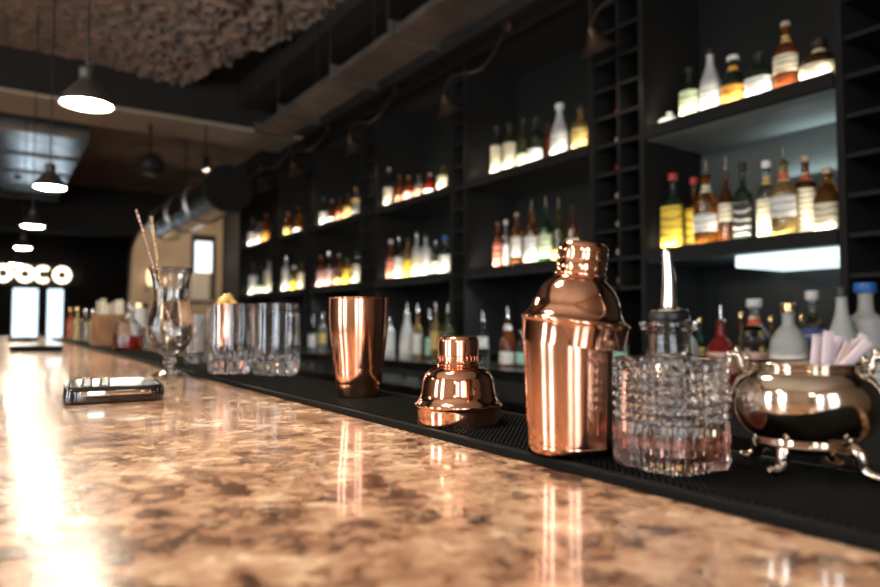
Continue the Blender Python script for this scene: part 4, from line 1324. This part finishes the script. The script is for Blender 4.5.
# small upturned glass bowl on the upper shelf
def glass_bowl():
    p = on_row(670, XBOT, SH2 + .0006); s = mpp(p)
    pr = smooth_prof([(12, 0), (12.4, .6), (12.2, 4), (10, 9), (5.5, 12), (2.4, 12.8), (2.2, 14), (3.4, 15.2), (3.0, 16.4), (0, 16.6)], 3) 
    pr += smooth_prof([(0, 11.4), (4.6, 10.8), (9, 8), (11.2, 4), (11.4, 0)], 3) + [(12, 0)]
    o = obj('glass_dome', lathe([(r * s, z * s) for r, z in pr], 36), GM['silver'], None, loc=p)
    tag(o, 'small silvery dome with knob on the upper shelf next to the wine rack', 'dome')
glass_bowl()

# tumblers on the counter ledge
def shot_glasses():
    s = 1
    R, H = .03, .085
    pr = [(0, 0), (R * .8, 0), (R * .85, .003), (R, H), (R * .93, H), (R * .78, .012), (0, .012)]
    me = None
    spots = [384, 391, 399, 407, 415, 423, 431, 438, 446, 302, 312, 322, 396, 412, 428, 470, 480]
    for i, px in enumerate(spots):
        X = 1.96 if i < 12 else 2.03
        d = ray(px, 323); y = X * d.y / d.x
        bm = lathe(pr, 20)
        if me is None:
            o = obj('tumbler_glass', bm, M_GLASS_THIN, None, loc=(X, y, .8205)); me = o.data
        else:
            bm.free(); o = bpy.data.objects.new('tumbler_glass', me); COL.objects.link(o); o.location = (X, y, .8205)
        tag(o, 'small clear tumbler on the steel ledge below the back counter', 'glass', 'tumblers on the steel ledge')
shot_glasses()

# wine bottles lying in the racks, necks out
def wine_bottles():
    foils = [('red', pbr('red_foil', (.50, .06, .05), .3, .4)), ('cream', pbr('cream_foil', (.70, .60, .45), .35, .2)), ('white', pbr('white_foil', (.75, .73, .70), .35, .2)), ('copper', pbr('copper_foil', (.55, .26, .16), .3, .6))]
    prof = smooth_prof([(0, 0), (.030, 0), (.036, .004), (.037, .02), (.037, .17), (.034, .19), (.019, .225), (.0145, .24), (.0140, .30), (0, .30)], 2)
    fprof = [(.0142, .255), (.0152, .2555), (.0152, .290), (.0158, .291), (.0158, .302), (.0145, .304), (0, .304)]
    meshes = {}
    ri = 0
    word = ['sixth', 'fifth', 'fourth', 'third', 'second', 'first']
    for r, (y0, y1) in enumerate(RACKS):
        ym = (y0 + y1) / 2
        rnd = random.Random(20 + r)
        for row in range(8):
            z = 1.36 + .135 * row + .008 + .0375
            for c, yc in enumerate(((y0 + .025 + ym - .008) / 2, (ym + .008 + y1 - .025) / 2) if y1 - y0 > .24 else (ym,)):
                if row == 7 and c: continue
                fi = rnd.randrange(4)
                nm, fm = foils[fi]
                root = thing('wine_bottle', 'dark wine bottle with %s foil lying in the %s wine rack from the arched wall' % (nm, word[r]), 'bottle',
                             (XS1 - .02, yc, z), (0, -PI / 2, 0), 'wine bottles in rack %s' % word[r])
                if 'g' not in meshes:
                    g = obj('glass', lathe(prof, 18), GM['dark'], root); meshes['g'] = g.data
                else:
                    g = bpy.data.objects.new('glass', meshes['g']); COL.objects.link(g); g.parent = root
                if fi not in meshes:
                    f = obj('foil', lathe(fprof, 18), fm, root); meshes[fi] = f.data
                else:
                    f = bpy.data.objects.new('foil', meshes[fi]); COL.objects.link(f); f.parent = root
wine_bottles()

# ================================================================== LAMPS
def gooseneck(px, py, label):
    X = 2.2
    p = at_x(px, py, X)
    root = thing('gooseneck_lamp', label, 'lamp', (X, p.y, p.z), group='gooseneck lamps over the back bar')
    brown = pbr('bronze_metal', (.16, .11, .08), .35, .8)
    # bell shade, mouth turned down and toward the bottles
    prof = smooth_prof([(.014, .10), (.020, .085), (.030, .06), (.058, .02), (.085, -.005), (.088, -.008)], 4) + smooth_prof([(.085, -.008), (.056, .017), (.028, .057), (.012, .09)], 3)
    sh = obj('shade', lathe(prof, 28), brown, root, rot=(0, math.radians(-28), 0))
    bm = bmesh.new(); bmesh.ops.create_uvsphere(bm, u_segments=14, v_segments=10, radius=.02)
    obj('bulb', bm, M_BULB, sh, loc=(0, 0, .03))
    top = Matrix.Rotation(math.radians(-28), 3, 'Y') @ Vector((0, 0, .10))
    pts = [top] + bez(top + Vector((0, 0, .0)), top + Vector((-.05, -.10, .10)), top + Vector((0, -.26, .05)), 8)[1:]
    pts += bez(pts[-1], pts[-1] + Vector((.06, -.10, -.01)), (XS0 - .058 - X, -.36, 2.84 - p.z), 8)[1:]
    obj('arm', tube(bmesh.new(), pts, .0055, 10), brown, root)
    obj('wall_plate', lathe([(0, -.012), (.035, -.012), (.035, 0), (.02, .01), (0, .012)], 20), brown, root, loc=(XS0 - .0517 - X, -.36, 2.84 - p.z), rot=(0, -PI / 2, 0))
    d = bpy.data.lights.new('gooseneck_light', 'SPOT'); d.energy = 3.0; d.color = (1, .78, .52); d.spot_size = math.radians(80); d.spot_blend = .6; d.shadow_soft_size = .03
    o = bpy.data.objects.new('gooseneck_light', d); COL.objects.link(o); o.parent = root
    o.location = (.0, 0, -.01); o.rotation_euler = (0, math.radians(-28), 0)
NTH = ['sixth', 'fifth', 'fourth', 'third', 'second', 'first']
for k, (px, py) in enumerate(((598, 50), (450, 112), (355, 151), (297, 174), (264, 189), (237, 201))):
    gooseneck(px, py, 'bronze gooseneck lamp above the bottle shelves, %s from the arched wall' % NTH[k])

def pendant(Y, idx, label, power, X=0.257, h=0.74):
    z = EYE.z + h
    root = thing('pendant_lamp', label, 'pendant lamp', (X, Y, z), group='pendant lamps over the bar')
    sm = pbr('dark_grey_enamel', (.08, .075, .07), .35, .5)
    prof = smooth_prof([(.016, .135), (.024, .13), (.028, .12), (.026, .095), (.030, .08), (.052, .055), (.076, .025), (.084, .002), (.086, 0)], 4)
    prof += [(.083, 0)] + smooth_prof([(.081, .004), (.073, .026), (.05, .052), (.024, .078)], 3)
    obj('shade', lathe(prof, 36), sm, root)
    dm = smooth_prof([(0, -.006), (.04, -.005), (.066, .0), (.074, .010), (.074, .018), (0, .02)], 3)
    obj('diffuser', lathe([(r, zz) for r, zz in dm], 32), M_LAMP, root)
    zt = 3.099 if Y > yb0 + 2 else 3.49 if Y > yb0 + .8 else (CZ - .0 if X < 2.1 else 3.45)
    obj('cord', tube(bmesh.new(), [(0, 0, .134), (0, 0, zt - z - .04)], .004, 8), M_BLACKMET, root)
    obj('ceiling_rose', lathe([(0, zt - z - .045), (.04, zt - z - .04), (.05, zt - z - .01), (.05, zt - z), (0, zt - z)], 24), sm, root)
    d = bpy.data.lights.new('pendant_light', 'SPOT'); d.energy = power; d.color = (1.0, .84, .64); d.spot_size = math.radians(150); d.spot_blend = .5; d.shadow_soft_size = .07
    o = bpy.data.objects.new('pendant_light', d); COL.objects.link(o); o.parent = root; o.location = (0, 0, -.012)
PW = ['sixth', 'fifth', 'fourth', 'third', 'second', 'first']
for i, Y in enumerate((0.78, 2.54, 4.22, 6.0, 7.8, 10.1)):
    pendant(Y, i, 'grey bell pendant lamp over the bar, %s from the glowing sign' % PW[i], 20)

def added_globe_pendant(x, y, label):  # unseen globe lamps, added to brighten the guest side and the copper
    z = 2.35; r = .13
    root = thing('added_globe_pendant', label, 'pendant lamp', (x, y, z), group='added globe pendant lamps over the guest side')
    bm = bmesh.new(); bmesh.ops.create_uvsphere(bm, u_segments=28, v_segments=18, radius=r)
    obj('globe', bm, pbr('added_globe_glow', (1, .95, .85), .4, emit=(1.0, .84, .62), estr=42.0), root)
    obj('cap', lathe([(0, r * .9), (.05, r * .9), (.05, r * 1.1), (.015, r * 1.3), (0, r * 1.3)], 20), M_BLACKMET, root)
    obj('cord', tube(bmesh.new(), [(0, 0, r * 1.25), (0, 0, CZ - z - .05)], .004, 8), M_BLACKMET, root)
for i, (x, y) in enumerate(((-1.9, -1.6), (-1.9, 0.6), (-1.9, 2.8))):
    added_globe_pendant(x, y, 'added unseen opal globe pendant lamp over the guest side, %s from the rear wall' % ('first', 'second', 'third')[i])

# warm little lantern on the end wall
def lantern():
    p = at_y(149, 278, YE)
    root = thing('wall_lantern', 'small glowing wall lantern on the beige arched wall', 'lamp', (p.x, YE - .08, p.z))
    obj('globe', lathe(smooth_prof([(0, -.12), (.035, -.10), (.05, -.02), (.045, .08), (.03, .12), (0, .13)], 4), 20), pbr('lantern_glow', (1, .8, .5), .4, emit=(1, .76, .46), estr=1.5), root)
    obj('bracket', boxbm(-.015, .015, -.0, .078, .12, .15), M_BLACKMET, root, False)
lantern()

def wall_fill_spot(x, y, z, power, label, aim):  # spotlight added to brighten the arched end wall
    root = thing('added_wall_spotlight', label, 'spotlight', (x, y, z), group='added spotlights')
    obj('can', lathe([(0, .16), (.045, .16), (.05, .15), (.05, 0), (.044, 0), (.044, .12), (0, .12)], 20), M_BLACKMET, root)
    obj('lens', lathe([(0, .03), (.04, .03), (.04, .04), (0, .045)], 18), M_BULB, root)
    obj('stem', tube(bmesh.new(), [(0, 0, .16), (0, 0, CZ - z if x < 2.1 or y > yb0 else 3.45 - z)], .008, 8), M_BLACKMET, root)
    dl = bpy.data.lights.new('spot_light', 'SPOT'); dl.energy = power; dl.color = (1, .8, .56); dl.spot_size = 1.6; dl.spot_blend = .5; dl.shadow_soft_size = .04
    o = bpy.data.objects.new('spot_light', dl); COL.objects.link(o); o.parent = root; o.location = (0, 0, .02)
    o.rotation_euler = Vector(aim).to_track_quat('-Z', 'Y').to_euler()
wall_fill_spot(2.3, 8.9, 3.2, 130, 'added black ceiling spotlight washing the beige arched wall', (0, 1.2, -1))

# ================================================================== DUCTS, SPEAKER, SIGN
def rect_duct():
    h = 1.55; x0, x1 = 1.143 * h, 1.32 * h; z0 = EYE.z + h
    root = thing('air_duct', 'dull flat metal duct panels with flanged joints hung over the aisle', 'air duct', (0, 0, 0))
    joints = [at_x(px, py, (x0)).y for px, py in ((394, 24), (335, 72), (282, 104))]
    ys = [0.8] + joints + [at_x(258, 126, x0).y]
    for a, b in zip(ys, ys[1:]):
        obj('duct_section', boxbm(x0, x1, a + .003, b - .003, z0, z0 + .05, bevel=.004, seg=1), M_DUCTDARK, root, False)
    for y in ys:
        obj('flange', boxbm(x0 - .03, x1 + .03, y - .01, y + .01, z0 - .022, z0 + .08, bevel=.004, seg=1), M_DUCTDARK, root, False)
    for y in ys[1:-1]:
        for x in (x0 - .02, x1 + .02):
            obj('hanger_rod', tube(bmesh.new(), [(x, y + .03, z0 + .02), (x, y + .03, CZ if x < 2.1 else 3.45)], .006, 8), M_BLACKMET, root)
rect_duct()
def round_duct():
    X = 1.8; p = at_x(200, 205, X); z = p.z; r = .212
    root = thing('round_duct', 'shiny galvanised round ventilation duct hanging before the arched wall', 'air duct', (X, 0, z))
    ys = [at_x(228, 190, X).y, at_x(205, 204, X).y, at_x(185, 210, X).y, at_x(168, 222, X).y]
    def cyl(a, b, rad):
        bm = bmesh.new()
        tube(bm, [(0, a, 0), (0, b, 0)], rad, 40)
        return bm
    for a, b in zip(ys, ys[1:]): obj('duct_section', cyl(a + .003, b - .003, r), M_GALV, root)
    for y in ys: obj('seam_ring', cyl(y - .02, y + .02, r + .014), M_GALV, root)
    obj('hanger_rod', tube(bmesh.new(), [(0, ys[1], r), (0, ys[1], 3.5 - z)], .008, 8), M_BLACKMET, root)
    obj('hanger_rod', tube(bmesh.new(), [(0, ys[2], r), (0, ys[2], 3.5 - z)], .008, 8), M_BLACKMET, root)
    obj('shade_disc', cyl(ys[0] - .035, ys[0] - .021, r + .006), M_BLACK, root)  # black disc stands for the shade the duct fades into
round_duct()
def ceiling_duct():
    # shiny flat duct running under the plaster bay behind the second lamp
    z = 3.12
    a = at_z(30, 152, z); b = at_z(78, 158, z)
    x0, x1 = a.x - .55, b.x + .02
    y0, y1 = yb0 + .9, 12.0
    root = thing('flat_duct', 'shiny galvanised flat duct under the ceiling behind the pendant lamps', 'air duct', (0, 0, 0))
    n = 4
    for k in range(n):
        c0 = y0 + (y1 - y0) * k / n; c1 = y0 + (y1 - y0) * (k + 1) / n
        obj('duct_section', boxbm(x0, x1, c0 + .02, c1 - .02, z, z + .32, bevel=.005, seg=1), M_GALV, root, False)
        obj('flange', boxbm(x0 - .02, x1 + .02, c1 - .02, c1 + .02, z - .02, z + .34), M_DUCTDARK, root, False)
ceiling_duct()
def speaker():
    # round black speaker hanging from the beam
    y = yb0 + .35
    p = at_y(150, 166, y); r = 13.5 * mpp(p)
    root = thing('ceiling_speaker', 'round black hanging speaker below the ceiling beam', 'speaker', p)
    obj('housing', lathe(smooth_prof([(0, -r * .62), (r * .55, -r * .6), (r * .9, -r * .3), (r, 0), (r * .92, r * .4), (r * .6, r * .8), (r * .2, r), (0, r * 1.02)], 4), 32), M_BLACKMET, root)
    obj('grille', lathe([(0, -r * .66), (r * .5, -r * .64), (r * .54, -r * .6), (0, -r * .6)], 28), M_RUBBER2, root)
    zt = at_y(100, 106, yb0).z - p.z
    obj('stem', tube(bmesh.new(), [(0, 0, r), (0, 0, zt)], .012, 10), M_BLACKMET, root)
speaker()
def sign():
    y = YF - .06
    zc_ = at_y(30, 274, y).z; s = mpp(at_y(30, 274, y))
    root = thing('letter_sign', 'glowing marquee letter sign above the glass doors', 'sign', (at_y(30, 274, y).x, y, zc_))
    xs = [(3, 'O'), (25, 'O'), (43, 'C'), (62, 'O')]
    x0 = at_y(30, 274, y).x
    obj('backing', boxbm(at_y(-8, 274, y).x - x0, at_y(72, 274, y).x - x0, 0.02, .05, -12 * s, 12 * s), M_BLACKMET, root, False)
    for px, ch in xs:
        cx = at_y(px, 274, y).x - x0
        ro, ri = 8.0 * s, 4.2 * s
        bm = bmesh.new(); n = 40
        a0, a1 = (0, 2 * PI) if ch == 'O' else (math.radians(48), math.radians(312))
        rings = []
        for k in range(n + 1):
            a = a0 + (a1 - a0) * k / n
            c, q = math.cos(a), math.sin(a)
            rings.append([bm.verts.new((r * c, yy, r * q * 1.05)) for r, yy in ((ri, 0.019), (ri, -.05), (ro, -.05), (ro, 0.019))])
        for A, B in zip(rings, rings[1:]):
            for k in range(4):
                j = (k + 1) % 4; bm.faces.new((A[k], A[j], B[j], B[k]))
        if ch == 'C': bm.faces.new(rings[0]); bm.faces.new(rings[-1][::-1])
        else: bmesh.ops.remove_doubles(bm, verts=bm.verts, dist=1e-5)
        obj('letter_' + ch.lower(), bm, M_SIGN, root, False, loc=(cx, 0, 0))
sign()
